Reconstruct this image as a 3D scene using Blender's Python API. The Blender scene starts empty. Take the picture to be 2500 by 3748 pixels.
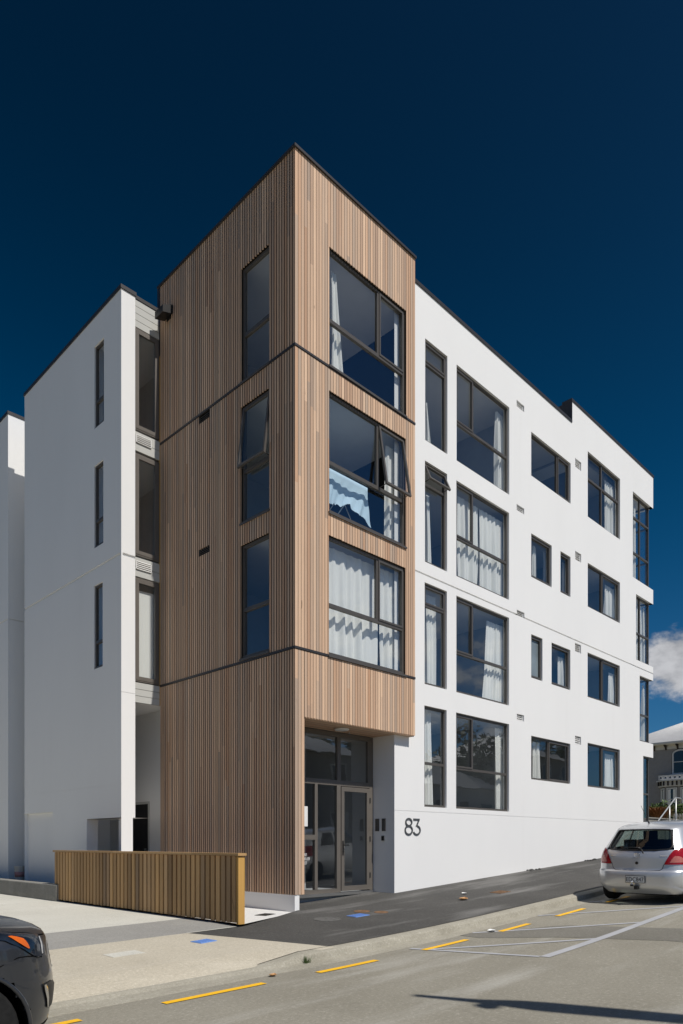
import bpy, bmesh, math, random
from mathutils import Vector
random.seed(7)
R = math.radians
scn = bpy.context.scene
COL = scn.collection

# ---------------------------------------------------------------- camera, sky, sun, exposure
cam_d = bpy.data.cameras.new("camera"); cam = bpy.data.objects.new("camera", cam_d); COL.objects.link(cam)
cam.location = (-8.707, -9.821, 1.315); cam.rotation_euler = (R(90), 0, R(44.684 - 90))
cam_d.lens = 24.867; cam_d.sensor_width = 36; cam_d.shift_y = 0.3231
cam_d.clip_start = 0.1; cam_d.clip_end = 5000
scn.camera = cam
SUN_EL, SUN_AZ = 55.0, 2.2          # elevation; azimuth measured from -Y towards +X
sx, sy, sz = math.sin(R(SUN_AZ)) * math.cos(R(SUN_EL)), -math.cos(R(SUN_AZ)) * math.cos(R(SUN_EL)), math.sin(R(SUN_EL))
sun_d = bpy.data.lights.new("sun", 'SUN'); sun = bpy.data.objects.new("sun", sun_d); COL.objects.link(sun)
sun_d.energy = 4.3; sun_d.angle = R(0.5); sun_d.color = (1.0, 0.955, 0.89)
sun.rotation_euler = Vector((sx, sy, sz)).to_track_quat('Z', 'Y').to_euler(); sun.location = (0, -30, 40)
scn.view_settings.view_transform = 'Standard'; scn.view_settings.look = 'None'
scn.view_settings.exposure = 0.0; scn.view_settings.gamma = 1.0

world = bpy.data.worlds.new("World"); scn.world = world; world.use_nodes = True
wt = world.node_tree; wt.nodes.clear()
def wn(t, **k):
    n = wt.nodes.new(t)
    for a, b in k.items(): setattr(n, a, b)
    return n
def wl(a, b): wt.links.new(a, b)
def wmath(op, a, b=None, c=None, clamp=False):
    n = wn('ShaderNodeMath', operation=op, use_clamp=clamp)
    for i, v in enumerate((a, b, c)):
        if v is None: continue
        if isinstance(v, (int, float)): n.inputs[i].default_value = v
        else: wl(v, n.inputs[i])
    return n.outputs[0]
def wrange(v, a, b, c=0.0, d=1.0):
    n = wn('ShaderNodeMapRange', interpolation_type='SMOOTHSTEP')
    wl(v, n.inputs[0])
    for i, q in enumerate((a, b, c, d)): n.inputs[i + 1].default_value = q
    return n.outputs[0]
def wdot(v, q):
    n = wn('ShaderNodeVectorMath', operation='DOT_PRODUCT'); wl(v, n.inputs[0]); n.inputs[1].default_value = q
    return n.outputs['Value']
out = wn('ShaderNodeOutputWorld'); bg = wn('ShaderNodeBackground'); bg.inputs[1].default_value = 0.068
sky = wn('ShaderNodeTexSky', sky_type='NISHITA', sun_disc=False)
sky.sun_elevation = R(SUN_EL); sky.sun_rotation = R(180 - SUN_AZ)
sky.altitude = 0; sky.air_density = 1.0; sky.dust_density = 0.25; sky.ozone_density = 4.0
tc = wn('ShaderNodeTexCoord'); dirv = tc.outputs['Generated']
# a clear sky seen through a polariser: darkest a quarter-turn from the sun
c = wdot(dirv, (sx, sy, sz)); c2 = wmath('MULTIPLY', c, c)
pol = wmath('DIVIDE', wmath('SUBTRACT', 1.0, c2), wmath('ADD', 1.0, c2))
sepd = wn('ShaderNodeSeparateXYZ'); wl(dirv, sepd.inputs[0])
away = wrange(wdot(dirv, (.7, .7, 0)), -0.25, 0.35)                      # the side of the sky turned from the sun
high = wrange(sepd.outputs['Z'], 0.05, 0.85)
cut = wmath('ADD', wmath('MULTIPLY', pol, 0.22), wmath('MULTIPLY', wmath('MULTIPLY', high, away), 0.62))
fac = wmath('MULTIPLY', wmath('SUBTRACT', 1.0, cut), wmath('ADD', 0.78, wmath('MULTIPLY', away, 0.22)))
mul = wn('ShaderNodeMix', data_type='RGBA', blend_type='MULTIPLY'); mul.inputs['Factor'].default_value = 1.0
wl(sky.outputs[0], mul.inputs[6]); wl(fac, mul.inputs[7])
deep = wn('ShaderNodeMix', data_type='RGBA'); wl(wmath('MULTIPLY', pol, away), deep.inputs['Factor']); deep.inputs[6].default_value = (0.42, 0.80, 1.14, 1); rgbn = wn('ShaderNodeCombineXYZ'); wl(wrange(sepd.outputs['Z'], 0.02, 0.5, 0.30, 0.0), rgbn.inputs[0]); rgbn.inputs[1].default_value = 0.70; rgbn.inputs[2].default_value = 1.02; wl(rgbn.outputs[0], deep.inputs[7])
tint = wn('ShaderNodeMix', data_type='RGBA', blend_type='MULTIPLY'); tint.inputs['Factor'].default_value = 1.0
wl(mul.outputs[2], tint.inputs[6]); wl(deep.outputs[2], tint.inputs[7])
# fair-weather clouds low in the sky: one beyond the far end of the street, a bank on the sunny side
noi = wn('ShaderNodeTexNoise'); noi.inputs['Scale'].default_value = 15.0; noi.inputs['Detail'].default_value = 9.0; noi.inputs['Roughness'].default_value = 0.58
mp = wn('ShaderNodeMapping'); mp.inputs['Scale'].default_value = (1, 1, 1.7); wl(dirv, mp.inputs[0]); wl(mp.outputs[0], noi.inputs['Vector'])
cc = Vector((1.040, 0.360, 0.255)).normalized()
dv = wn('ShaderNodeVectorMath', operation='DISTANCE'); wl(dirv, dv.inputs[0]); dv.inputs[1].default_value = cc
blob = wrange(dv.outputs['Value'], 0.0, 0.088, 0.36, -0.26)
sep = sepd
back = wrange(sep.outputs['Y'], -0.1, -0.55, -0.25, 0.05)
lowz = wrange(sep.outputs['Z'], 0.22, 0.5, 0.0, 0.22)
bank = wmath('SUBTRACT', back, lowz)
lift = wmath('MAXIMUM', blob, bank)
dens = wrange(wmath('ADD', noi.outputs[0], lift), 0.50, 0.74)
cshade = wrange(noi.outputs[0], 0.35, 0.65, 5.5, 9.5)
ccol = wn('ShaderNodeMix', data_type='RGBA', blend_type='MULTIPLY'); ccol.inputs['Factor'].default_value = 1.0
ccol.inputs[6].default_value = (1.0, 0.99, 1.0, 1); wl(cshade, ccol.inputs[7])
cm = wn('ShaderNodeMix', data_type='RGBA'); wl(wmath('MULTIPLY', dens, 0.85), cm.inputs['Factor']); wl(tint.outputs[2], cm.inputs[6]); wl(ccol.outputs[2], cm.inputs[7])
wl(cm.outputs[2], bg.inputs[0]); wl(bg.outputs[0], out.inputs[0])

# ---------------------------------------------------------------- materials
class NM:
    def __init__(s, name):
        s.m = bpy.data.materials.new(name); s.m.use_nodes = True; s.t = s.m.node_tree
        s.b = s.t.nodes['Principled BSDF']; s.o = s.t.nodes['Material Output']
    def n(s, t, **k):
        x = s.t.nodes.new(t)
        for a, b in k.items(): setattr(x, a, b)
        return x
    def l(s, a, b): s.t.links.new(a, b)
    def coord(s, scale=(1, 1, 1)):
        g = s.n('ShaderNodeNewGeometry'); mp = s.n('ShaderNodeMapping'); mp.inputs['Scale'].default_value = scale
        s.l(g.outputs['Position'], mp.inputs[0]); return mp.outputs[0]
    def noise(s, scale, detail=4, rough=.55, vs=(1, 1, 1)):
        x = s.n('ShaderNodeTexNoise'); x.inputs['Scale'].default_value = scale; x.inputs['Detail'].default_value = detail; x.inputs['Roughness'].default_value = rough
        s.l(s.coord(vs), x.inputs['Vector']); return x.outputs[0]
    def ramp(s, v, a, b, c=0., d=1.):
        x = s.n('ShaderNodeMapRange'); s.l(v, x.inputs[0])
        for i, q in enumerate((a, b, c, d)): x.inputs[i + 1].default_value = q
        return x.outputs[0]
    def mix(s, f, a, b, blend='MIX'):
        x = s.n('ShaderNodeMix', data_type='RGBA', blend_type=blend)
        for sock, v in ((x.inputs['Factor'], f), (x.inputs[6], a), (x.inputs[7], b)):
            if isinstance(v, (int, float)): sock.default_value = v
            elif isinstance(v, tuple): sock.default_value = (*v, 1)
            else: s.l(v, sock)
        return x.outputs[2]
    def bump(s, v, dist, st=1.0):
        x = s.n('ShaderNodeBump'); x.inputs['Strength'].default_value = st; x.inputs['Distance'].default_value = dist
        s.l(v, x.inputs['Height']); s.l(x.outputs[0], s.b.inputs['Normal'])
    def done(s, col=None, rough=.5, metal=0., spec=.5):
        if isinstance(col, tuple): s.b.inputs['Base Color'].default_value = (*col, 1)
        elif col is not None: s.l(col, s.b.inputs['Base Color'])
        s.b.inputs['Roughness'].default_value = rough; s.b.inputs['Metallic'].default_value = metal
        s.b.inputs['Specular IOR Level'].default_value = spec
        return s.m
def plain(name, col, rough=.5, metal=0., spec=.5, var=.12, scale=3.0):
    k = NM(name); v = k.noise(scale, 5)
    lo = tuple(c * (1 - var) for c in col); hi = tuple(min(1, c * (1 + var)) for c in col)
    return k.done(k.mix(k.ramp(v, .3, .7), lo, hi), rough, metal, spec)

def render_white(name, col):
    k = NM(name); v = k.noise(.5, 6, .6, (1, 1, .35)); f = k.noise(160, 3, .6)
    c1 = k.mix(k.ramp(v, .3, .75), tuple(c * .955 for c in col), col)
    st = k.noise(2.2, 5, .65, (1, 1, .07))
    c2 = k.mix(k.ramp(st, .6, .85, 0, .10), c1, (.55, .53, .49))
    k.bump(f, .002, .5); return k.done(c2, .75, 0, .3)
M = {}
M['white'] = render_white('white_render', (.83, .825, .81))
M['interior'] = plain('interior_paint', (.36, .37, .375), .8, 0, .2, .04)
M['ceiling'] = plain('ceiling_paint', (.60, .61, .61), .8, 0, .2, .03)
M['carpet'] = plain('carpet', (.12, .12, .13), .95, 0, .1, .2, 8)

def timber(name, base, dark, tonemix=.75):
    k = NM(name)
    a = k.n('ShaderNodeVertexColor', layer_name='tone'); sp = k.n('ShaderNodeSeparateColor'); k.l(a.outputs[0], sp.inputs[0])
    gr = k.noise(1.0, 7, .65, (46, 46, 1.6)); kn = k.noise(1.0, 2, .5, (9, 9, 2.2)); big = k.noise(.6, 4, .6, (1, 1, .5))
    c = k.mix(k.ramp(sp.outputs[0], 0, 1), dark, base)
    c = k.mix(k.ramp(gr, .25, .75, .72, 1.16), (0, 0, 0), c, 'MULTIPLY') if False else k.mix(k.ramp(gr, .35, .8, 0, .38), c, tuple(x * .55 for x in dark))
    grey = k.mix(k.ramp(sp.outputs[1], .55, 1., 0, .5), c, (.28, .25, .22))
    red = k.mix(k.ramp(sp.outputs[2], .7, 1., 0, .45), grey, (.44, .20, .09))
    kk = k.mix(k.ramp(kn, .74, .80, 0, .7), red, (.09, .045, .02))
    bb = k.mix(k.ramp(big, .35, .7, 0, .16), kk, tuple(x * .6 for x in base))
    stn = k.noise(1.0, 4, .6, (10, 10, .9)); bb = k.mix(k.ramp(stn, .68, .78, 0, .5), bb, (.42, .19, .075))
    k.bump(gr, .0015, .6)
    return k.done(bb, .62, 0, .3)
M['cedar'] = timber('cedar_cladding', (.83, .575, .39), (.53, .35, .235))
M['pine'] = timber('treated_pine', (.70, .43, .185), (.25, .15, .07))
M['pine_end'] = timber('sunlit_pine', (.62, .365, .11), (.55, .31, .085))  # yellower copy of the pine, with sun on the fence end painted in
M['backing'] = plain('black_building_paper', (.018, .016, .014), .9, 0, .1, .1)
M['alu'] = plain('bronze_aluminium', (.082, .074, .066), .42, .0, .5, .06)
M['alu_door'] = plain('taupe_aluminium', (.135, .120, .104), .42, .0, .5, .06)
M['coping'] = plain('dark_metal_coping', (.045, .042, .042), .45, .2, .5, .1)
M['black'] = plain('black_plastic', (.015, .015, .016), .45, 0, .4, .1)
M['door_dark'] = plain('dark_door_paint', (.012, .012, .012), .6, 0, .4, .1)
M['panel_grey'] = plain('grey_weatherboard_paint', (.50, .50, .47), .6, 0, .4, .03)
M['steel'] = plain('brushed_steel', (.55, .55, .54), .3, .9, .5, .06)
M['galv'] = plain('galvanised_steel', (.48, .49, .48), .42, .55, .5, .1)
M['chrome'] = plain('chrome', (.8, .8, .8), .08, 1., .5, .02)
M['numeral'] = plain('dark_grey_numeral', (.075, .08, .085), .5, 0, .4, .04)
M['paper'] = plain('white_paper', (.8, .8, .78), .8, 0, .2, .02)
M['lettering'] = plain('white_lettering', (.82, .82, .8), .6, 0, .3, .02)
M['lamp_white'] = plain('opal_lamp_cover', (.75, .74, .72), .35, 0, .4, .02)
def glass(name, tint, ior, extra=0.0):
    k = NM(name); k.t.nodes.remove(k.b)
    tr = k.n('ShaderNodeBsdfTransparent'); tr.inputs[0].default_value = (*tint, 1)
    gl = k.n('ShaderNodeBsdfGlossy'); gl.inputs['Roughness'].default_value = 0.0; gl.inputs[0].default_value = (.93, .97, 1, 1)
    ge = k.n('ShaderNodeNewGeometry'); dt = k.n('ShaderNodeVectorMath', operation='DOT_PRODUCT'); k.l(ge.outputs['Normal'], dt.inputs[0]); k.l(ge.outputs['Incoming'], dt.inputs[1])
    def mth(op, p, q):
        n = k.n('ShaderNodeMath', operation=op)
        for i, v in enumerate((p, q)):
            if isinstance(v, (int, float)): n.inputs[i].default_value = v
            else: k.l(v, n.inputs[i])
        return n.outputs[0]
    r0 = ((ior - 1) / (ior + 1)) ** 2          # Schlick, the same from both faces of the pane
    sch = mth('ADD', mth('MULTIPLY', mth('POWER', mth('SUBTRACT', 1.0, mth('ABSOLUTE', dt.outputs['Value'], 0)), 5.0), 1 - r0), r0)
    nv = k.noise(1.3, 2, .5); bp = k.n('ShaderNodeBump'); bp.inputs['Strength'].default_value = .12; bp.inputs['Distance'].default_value = .02
    k.l(nv, bp.inputs['Height']); k.l(bp.outputs[0], gl.inputs['Normal'])
    ad = k.n('ShaderNodeMath', operation='ADD'); k.l(sch, ad.inputs[0]); ad.inputs[1].default_value = extra
    mx = k.n('ShaderNodeMixShader'); k.l(ad.outputs[0], mx.inputs[0]); k.l(tr.outputs[0], mx.inputs[1]); k.l(gl.outputs[0], mx.inputs[2])
    k.l(mx.outputs[0], k.o.inputs[0]); return k.m
M['glass'] = glass('window_glass', (.96, .98, .985), 2.0, .05)
M['glass_car'] = glass('car_glass', (.40, .47, .45), 1.6)
M['glass_frost'] = plain('obscure_glass', (.20, .24, .26), .22, 0, .6, .25, 1.2)
def cloth(name, col, tr=.15):
    k = NM(name); k.done(col, .9, 0, .1)
    t = k.n('ShaderNodeBsdfTranslucent'); t.inputs[0].default_value = (*col, 1)
    w = k.noise(220, 2); k.bump(w, .0006, .5)
    mx = k.n('ShaderNodeMixShader'); mx.inputs[0].default_value = tr
    k.l(k.b.outputs[0], mx.inputs[1]); k.l(t.outputs[0], mx.inputs[2]); k.l(mx.outputs[0], k.o.inputs[0]); return k.m
M['curtain'] = cloth('curtain_cloth', (.92, .915, .87))
M['sheet'] = cloth('blue_sheet', (.60, .78, .90))

def asphalt(name, lo, hi, speck, dust, dustamt, scale=1.0):
    k = NM(name)
    big = k.noise(.55 * scale, 6, .6); mid = k.noise(4 * scale, 5, .6); fine = k.noise(95, 3, .7); streak = k.noise(.9, 5, .6, (.25, 1.6, 1))
    c = k.mix(k.ramp(big, .3, .7), lo, hi)
    c = k.mix(k.ramp(fine, .30, .72, 0, .62), c, tuple(x * .45 for x in lo))
    gn = k.noise(30, 2, .6)
    c = k.mix(k.ramp(gn, .30, .46, .30, 0), c, tuple(x * .5 for x in lo)); c = k.mix(k.ramp(gn, .56, .72, 0, .28), c, speck)
    oil = k.noise(1.7, 6, .7); c = k.mix(k.ramp(oil, .58, .74, 0, .30), c, tuple(x * .5 for x in lo))
    c = k.mix(k.ramp(fine, .60, .78, 0, .5), c, speck)
    c = k.mix(k.ramp(streak, .55, .8, 0, dustamt), c, dust)
    vv = k.n('ShaderNodeTexVoronoi'); vv.inputs['Scale'].default_value = 9; k.l(k.coord(), vv.inputs['Vector'])
    sp = k.mix(k.ramp(vv.outputs['Distance'], .035, .055, .55, 0), c, dust)
    thin = k.mix(k.ramp(mid, .52, .62, 0, 1), c, sp)
    k.bump(fine, .004, .7); return k.done(thin, .85, 0, .3)
M['road'] = asphalt('worn_chip_seal', (.272, .252, .20), (.345, .322, .262), (.55, .53, .46), (.62, .61, .57), .38)
M['road_patch'] = asphalt('dark_road_patch', (.18, .17, .14), (.235, .222, .19), (.36, .34, .3), (.42, .41, .38), .15)
M['black_asphalt'] = asphalt('new_black_asphalt', (.066, .0635, .0585), (.105, .101, .093), (.22, .215, .20), (.42, .41, .39), .42)
M['grey_asphalt'] = asphalt('grey_asphalt_band', (.31, .30, .275), (.40, .388, .355), (.52, .5, .46), (.33, .32, .29), .25)
M['exposed'] = asphalt('beige_exposed_aggregate', (.53, .475, .37), (.63, .575, .46), (.82, .77, .66), (.72, .68, .60), .3)
M['concrete'] = asphalt('pale_concrete', (.62, .60, .52), (.72, .70, .62), (.72, .71, .66), (.72, .71, .67), .3)
M['pad'] = asphalt('white_concrete_pad', (.78, .77, .74), (.84, .83, .80), (.7, .69, .66), (.7, .69, .66), .3)
M['kerb'] = asphalt('old_kerb_concrete', (.34, .315, .25), (.47, .44, .36), (.64, .61, .53), (.14, .13, .1), .35, 3)
M['wall_conc'] = asphalt('grey_wall_concrete', (.25, .24, .21), (.36, .345, .31), (.45, .44, .4), (.55, .54, .5), .3, 2)
M['soil'] = plain('dark_soil', (.04, .035, .028), .95, 0, .1, .4, 6)
M['terrain'] = plain('dry_ground', (.26, .23, .145), .95, 0, .1, .25, .4)
def paint(name, col, wear, under):
    k = NM(name); w = k.noise(22, 6, .7); b = k.noise(2.5, 4)
    c = k.mix(k.ramp(b, .3, .7), tuple(x * .88 for x in col), col)
    return k.done(k.mix(k.ramp(w, .60, .75, 0, wear), c, under), .7, 0, .3)
M['yellow'] = paint('yellow_road_paint', (.93, .52, .02), .75, (.3, .22, .08))
M['greyline'] = paint('faded_white_road_paint', (.42, .425, .44), .8, (.21, .2, .17))
M['blue'] = paint('blue_cover_paint', (.17, .31, .66), .9, (.38, .44, .56))
M['rust'] = plain('rusty_iron', (.20, .115, .062), .8, .2, .3, .35, 14)
M['iron'] = plain('grey_iron', (.085, .08, .07), .7, .3, .3, .3, 14)
M['patchgrey'] = plain('grey_mortar', (.115, .112, .105), .9, 0, .2, .3, 14)
def carpaint(name, col, metal, rough):
    k = NM(name); f = k.noise(900, 1); k.done(k.mix(k.ramp(f, .3, .7), tuple(x * .94 for x in col), col), rough, metal, .5)
    k.b.inputs['Coat Weight'].default_value = .8; k.b.inputs['Coat Roughness'].default_value = .04; return k.m
M['silver'] = carpaint('silver_car_paint', (.64, .65, .66), .50, .28)
M['charcoal'] = carpaint('charcoal_car_paint', (.034, .037, .043), .3, .30)
M['tyre'] = plain('tyre_rubber', (.016, .016, .016), .85, 0, .2, .3, 20)
M['well'] = plain('wheel_well_black', (.006, .006, .006), .95, 0, .05, .1)
M['alloy'] = plain('alloy_wheel', (.42, .42, .42), .35, .7, .5, .06)
M['redlens'] = plain('red_lamp_lens', (.32, .008, .012), .12, 0, .6, .2, 30)
M['clearlens'] = plain('clear_lamp_lens', (.42, .42, .42), .10, .3, .7, .25, 40)
M['pinklens'] = plain('pale_indicator_lens', (.50, .16, .13), .15, 0, .6, .15, 30)
M['amber'] = plain('amber_reflector', (.60, .115, .012), .2, 0, .6, .1, 60)
M['darklens'] = plain('dark_headlamp', (.012, .017, .026), .08, 0, .8, .4, 20)
M['seat'] = plain('car_seat_cloth', (.02, .02, .022), .9, 0, .1, .1)
M['plate_white'] = plain('plate_white', (.68, .69, .68), .4, 0, .4, .02)
M['villa_wall'] = plain('grey_weatherboard', (.30, .285, .275), .7, 0, .3, .06)
M['villa_trim'] = plain('white_trim_paint', (.60, .59, .57), .6, 0, .3, .03)
M['villa_dark'] = plain('brown_trim_paint', (.028, .020, .018), .6, 0, .3, .08)
M['roof_iron'] = plain('pale_corrugated_iron', (.42, .42, .42), .5, .1, .4, .06)
M['leaf'] = plain('green_leaf', (.065, .105, .028), .6, 0, .3, .5, 9)
M['leaf_dark'] = plain('dark_leaf', (.035, .06, .018), .6, 0, .3, .5, 3)
M['redgrass'] = plain('red_brown_grass', (.20, .095, .045), .8, 0, .2, .5, 14)
M['bark'] = plain('bark', (.10, .075, .05), .9, 0, .2, .3, 9)
M['dead'] = plain('dry_leaf', (.52, .30, .14), .7, 0, .2, .25, 40)
M['bucket'] = plain('white_bucket', (.50, .49, .46), .5, 0, .4, .1)
M['bucket_label'] = plain('pink_label', (.45, .22, .20), .6, 0, .3, .2)

# ---------------------------------------------------------------- mesh helpers
ORIG = {}
class MB:
    def __init__(s): s.v = []; s.f = []; s.t = []; s.mi = []; s.cur = (.5, .5, .5); s.m = 0
    def quad(s, *p):
        i = len(s.v); s.v += [tuple(q) for q in p]; s.f.append(tuple(range(i, i + len(p)))); s.t.append(s.cur); s.mi.append(s.m)
    def box(s, x0, x1, y0, y1, z0, z1, skip=''):
        x0, x1 = sorted((x0, x1)); y0, y1 = sorted((y0, y1)); z0, z1 = sorted((z0, z1))
        A = [(x0, y0, z0), (x1, y0, z0), (x1, y1, z0), (x0, y1, z0), (x0, y0, z1), (x1, y0, z1), (x1, y1, z1), (x0, y1, z1)]
        for k, q in (('d', (3, 2, 1, 0)), ('u', (4, 5, 6, 7)), ('s', (0, 1, 5, 4)), ('e', (1, 2, 6, 5)), ('n', (2, 3, 7, 6)), ('w', (3, 0, 4, 7))):
            if k not in skip: s.quad(*[A[i] for i in q])
    def hexa(s, A):
        for q in ((3, 2, 1, 0), (4, 5, 6, 7), (0, 1, 5, 4), (1, 2, 6, 5), (2, 3, 7, 6), (3, 0, 4, 7)): s.quad(*[A[i] for i in q])
    def bar(s, p, q, w, h, up=(0, 0, 1)):
        p, q = Vector(p), Vector(q); d = (q - p).normalized(); u = Vector(up)
        a = d.cross(u)
        if a.length < 1e-4: a = d.cross(Vector((1, 0, 0)))
        a.normalize(); b = a.cross(d); a *= w / 2; b *= h / 2
        s.hexa([p - a - b, q - a - b, q + a - b, p + a - b, p - a + b, q - a + b, q + a + b, p + a + b])
    def tube(s, pts, r, n=8, close=False, cap=True):
        pts = [Vector(p) for p in pts]; N = len(pts); rr = r if isinstance(r, (list, tuple)) else [r] * N
        rings = []; prev = None
        for i, p in enumerate(pts):
            if close: d = pts[(i + 1) % N] - pts[i - 1]
            else: d = pts[min(i + 1, N - 1)] - pts[max(i - 1, 0)]
            d.normalize()
            a = prev - d * prev.dot(d) if prev is not None else (d.cross(Vector((0, 0, 1))) if abs(d.z) < .95 else d.cross(Vector((1, 0, 0))))
            a.normalize(); prev = a; b = d.cross(a)
            rings.append([p + (a * math.cos(2 * math.pi * k / n) + b * math.sin(2 * math.pi * k / n)) * rr[i] for k in range(n)])
        s.loft(rings, close)
        if cap and not close: s.quad(*rings[0][::-1]); s.quad(*rings[-1])
    def loft(s, rings, closeU=False, closeV=True):
        base = len(s.v); n = len(rings[0]); N = len(rings)
        for r in rings: s.v += [tuple(q) for q in r]
        for i in range(N if closeU else N - 1):
            for k in range(n if closeV else n - 1):
                a, b = base + i * n, base + ((i + 1) % N) * n
                s.f.append((a + k, a + (k + 1) % n, b + (k + 1) % n, b + k)); s.t.append(s.cur); s.mi.append(s.m)
    def lathe(s, prof, c, axis='z', n=24):
        rings = []
        for r, h in prof:
            ring = []
            for k in range(n):
                a = 2 * math.pi * k / n; u, v = r * math.cos(a), r * math.sin(a)
                ring.append({'z': (c[0] + u, c[1] + v, c[2] + h), 'y': (c[0] + u, c[1] + h, c[2] + v), 'x': (c[0] + h, c[1] + u, c[2] + v)}[axis])
            rings.append(ring)
        s.loft(rings)
        s.quad(*rings[0][::-1]); s.quad(*rings[-1])
    def grid(s, fn, us, vs):
        s.loft([[fn(u, v) for v in vs] for u in us], False, False)
    def extrude_poly(s, pts, off):
        o = Vector(off); a = [Vector(p) for p in pts]; b = [p + o for p in a]
        s.quad(*a[::-1]); s.quad(*b)
        for i in range(len(a)): j = (i + 1) % len(a); s.quad(a[i], a[j], b[j], b[i])
    def build(s, name, mats, parent=None, smooth=False, local=False, weld=False, auto=None):
        me = bpy.data.meshes.new(name)
        if parent is not None: o0 = (0, 0, 0) if local else ORIG.get(parent.name, (0, 0, 0))
        elif local: o0 = (0, 0, 0)
        else:
            X = [p[0] for p in s.v]; Y = [p[1] for p in s.v]; Z = [p[2] for p in s.v]
            o0 = ((min(X) + max(X)) / 2, (min(Y) + max(Y)) / 2, min(Z))
        me.from_pydata([(p[0] - o0[0], p[1] - o0[1], p[2] - o0[2]) for p in s.v], [], s.f)
        mats = mats if isinstance(mats, (list, tuple)) else [mats]
        for m in mats: me.materials.append(m)
        for i, p in enumerate(me.polygons): p.material_index = s.mi[i]; p.use_smooth = smooth
        at = me.color_attributes.new('tone', 'FLOAT_COLOR', 'CORNER')
        for i, p in enumerate(me.polygons):
            for li in p.loop_indices: at.data[li].color = (*s.t[i], 1)
        if weld or smooth:
            bm = bmesh.new(); bm.from_mesh(me); bmesh.ops.remove_doubles(bm, verts=bm.verts, dist=.0004); bm.to_mesh(me); bm.free()
        if auto: me.set_sharp_from_angle(angle=R(auto))
        me.update()
        ob = bpy.data.objects.new(name, me); COL.objects.link(ob)
        if parent is None: ob.location = o0; ORIG[ob.name] = o0
        else: ob.parent = parent; ORIG[ob.name] = ORIG.get(parent.name, (0, 0, 0))
        return ob
def tag(o, label=None, cat=None, group=None, kind=None):
    if label: o['label'] = label
    if cat: o['category'] = cat
    if group: o['group'] = group
    if kind: o['kind'] = kind
    return o
def thing(name, loc, label, cat, group=None):
    o = bpy.data.objects.new(name, None); COL.objects.link(o); o.location = loc; o.empty_display_size = .2
    ORIG[o.name] = tuple(loc); return tag(o, label, cat, group)
def kids(o): return [c for c in bpy.data.objects if c.parent == o]
def copy_tree(o, parent=None):
    c = o.copy(); COL.objects.link(c)
    if parent: c.parent = parent
    for k in kids(o): copy_tree(k, c)
    return c
def fr(a, b, n): return [a + (b - a) * i / n for i in range(n + 1)]
def lerp(a, b, t): return a + (b - a) * t
def pw(tab):
    def f(x):
        if x <= tab[0][0]: return tab[0][1]
        for (a, b), (c, d) in zip(tab, tab[1:]):
            if x <= c: return b + (d - b) * (x - a) / (c - a)
        return tab[-1][1]
    return f
def text_mesh(txt, size, depth, width=None):
    cu = bpy.data.curves.new('t', 'FONT'); cu.body = txt; cu.size = size; cu.extrude = depth / 2; cu.resolution_u = 6
    ob = bpy.data.objects.new('t', cu); COL.objects.link(ob)
    dg = bpy.context.evaluated_depsgraph_get(); dg.update()
    me = bpy.data.meshes.new_from_object(ob.evaluated_get(dg)); bpy.data.objects.remove(ob); bpy.data.curves.remove(cu)
    v = [tuple(q.co) for q in me.vertices]; f = [tuple(p.vertices) for p in me.polygons]; bpy.data.meshes.remove(me)
    xs = [q[0] for q in v]
    if width: k = width / (max(xs) - min(xs)); m0 = min(xs); v = [((q[0] - m0) * k, q[1], q[2]) for q in v]
    return v, f
def add_text(mb, txt, size, org, ux, uy, un, depth=.003, width=None):
    v, f = text_mesh(txt, size, depth, width); o = Vector(org); ux, uy, un = Vector(ux), Vector(uy), Vector(un); b = len(mb.v)
    for q in v: mb.v.append(tuple(o + ux * q[0] + uy * q[1] + un * q[2]))
    for p in f: mb.f.append(tuple(b + i for i in p)); mb.t.append(mb.cur); mb.mi.append(mb.m)

# ---------------------------------------------------------------- ground
KY = -3.05
def g(x):
    x = max(-40, min(80, x))
    if x < -3: return -.028 + .015 * (x + 3)
    if x < 2: return -.028 + .015 * (x + 3) + .0045 * (x + 3) ** 2
    return .16 + .06 * (x - 2)
def zfoot(x, y): return g(x) + .03 * min(y, 0)
def zroad(x, y): return g(x) + .03 * KY - .12 + .02 * max(KY - y, -1) if y > -9 else zroad(x, -8.99) - .02 * (-9 - y)
XS = fr(-40, -14, 8) + fr(-13, 20, 66) + fr(22, 80, 20)
b = MB(); b.grid(lambda x, y: (x, y, zroad(x, y)), XS, [-13.6, -11, -9, -7, -5, -4, KY - .14]); road = b.build('road', M['road'], smooth=True); tag(road, kind='structure')
b = MB()
def zterr(x, y):
    z = g(x) - .45
    return z
b.grid(lambda x, y: (x, y, zterr(x, y)), [-900, -300, -100] + XS + [120, 300, 900], [-900, -200, -60, -30, -14, -3.3, 0, 20, 60, 200, 900])
tag(b.build('terrain', M['terrain'], smooth=True), kind='structure')
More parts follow.
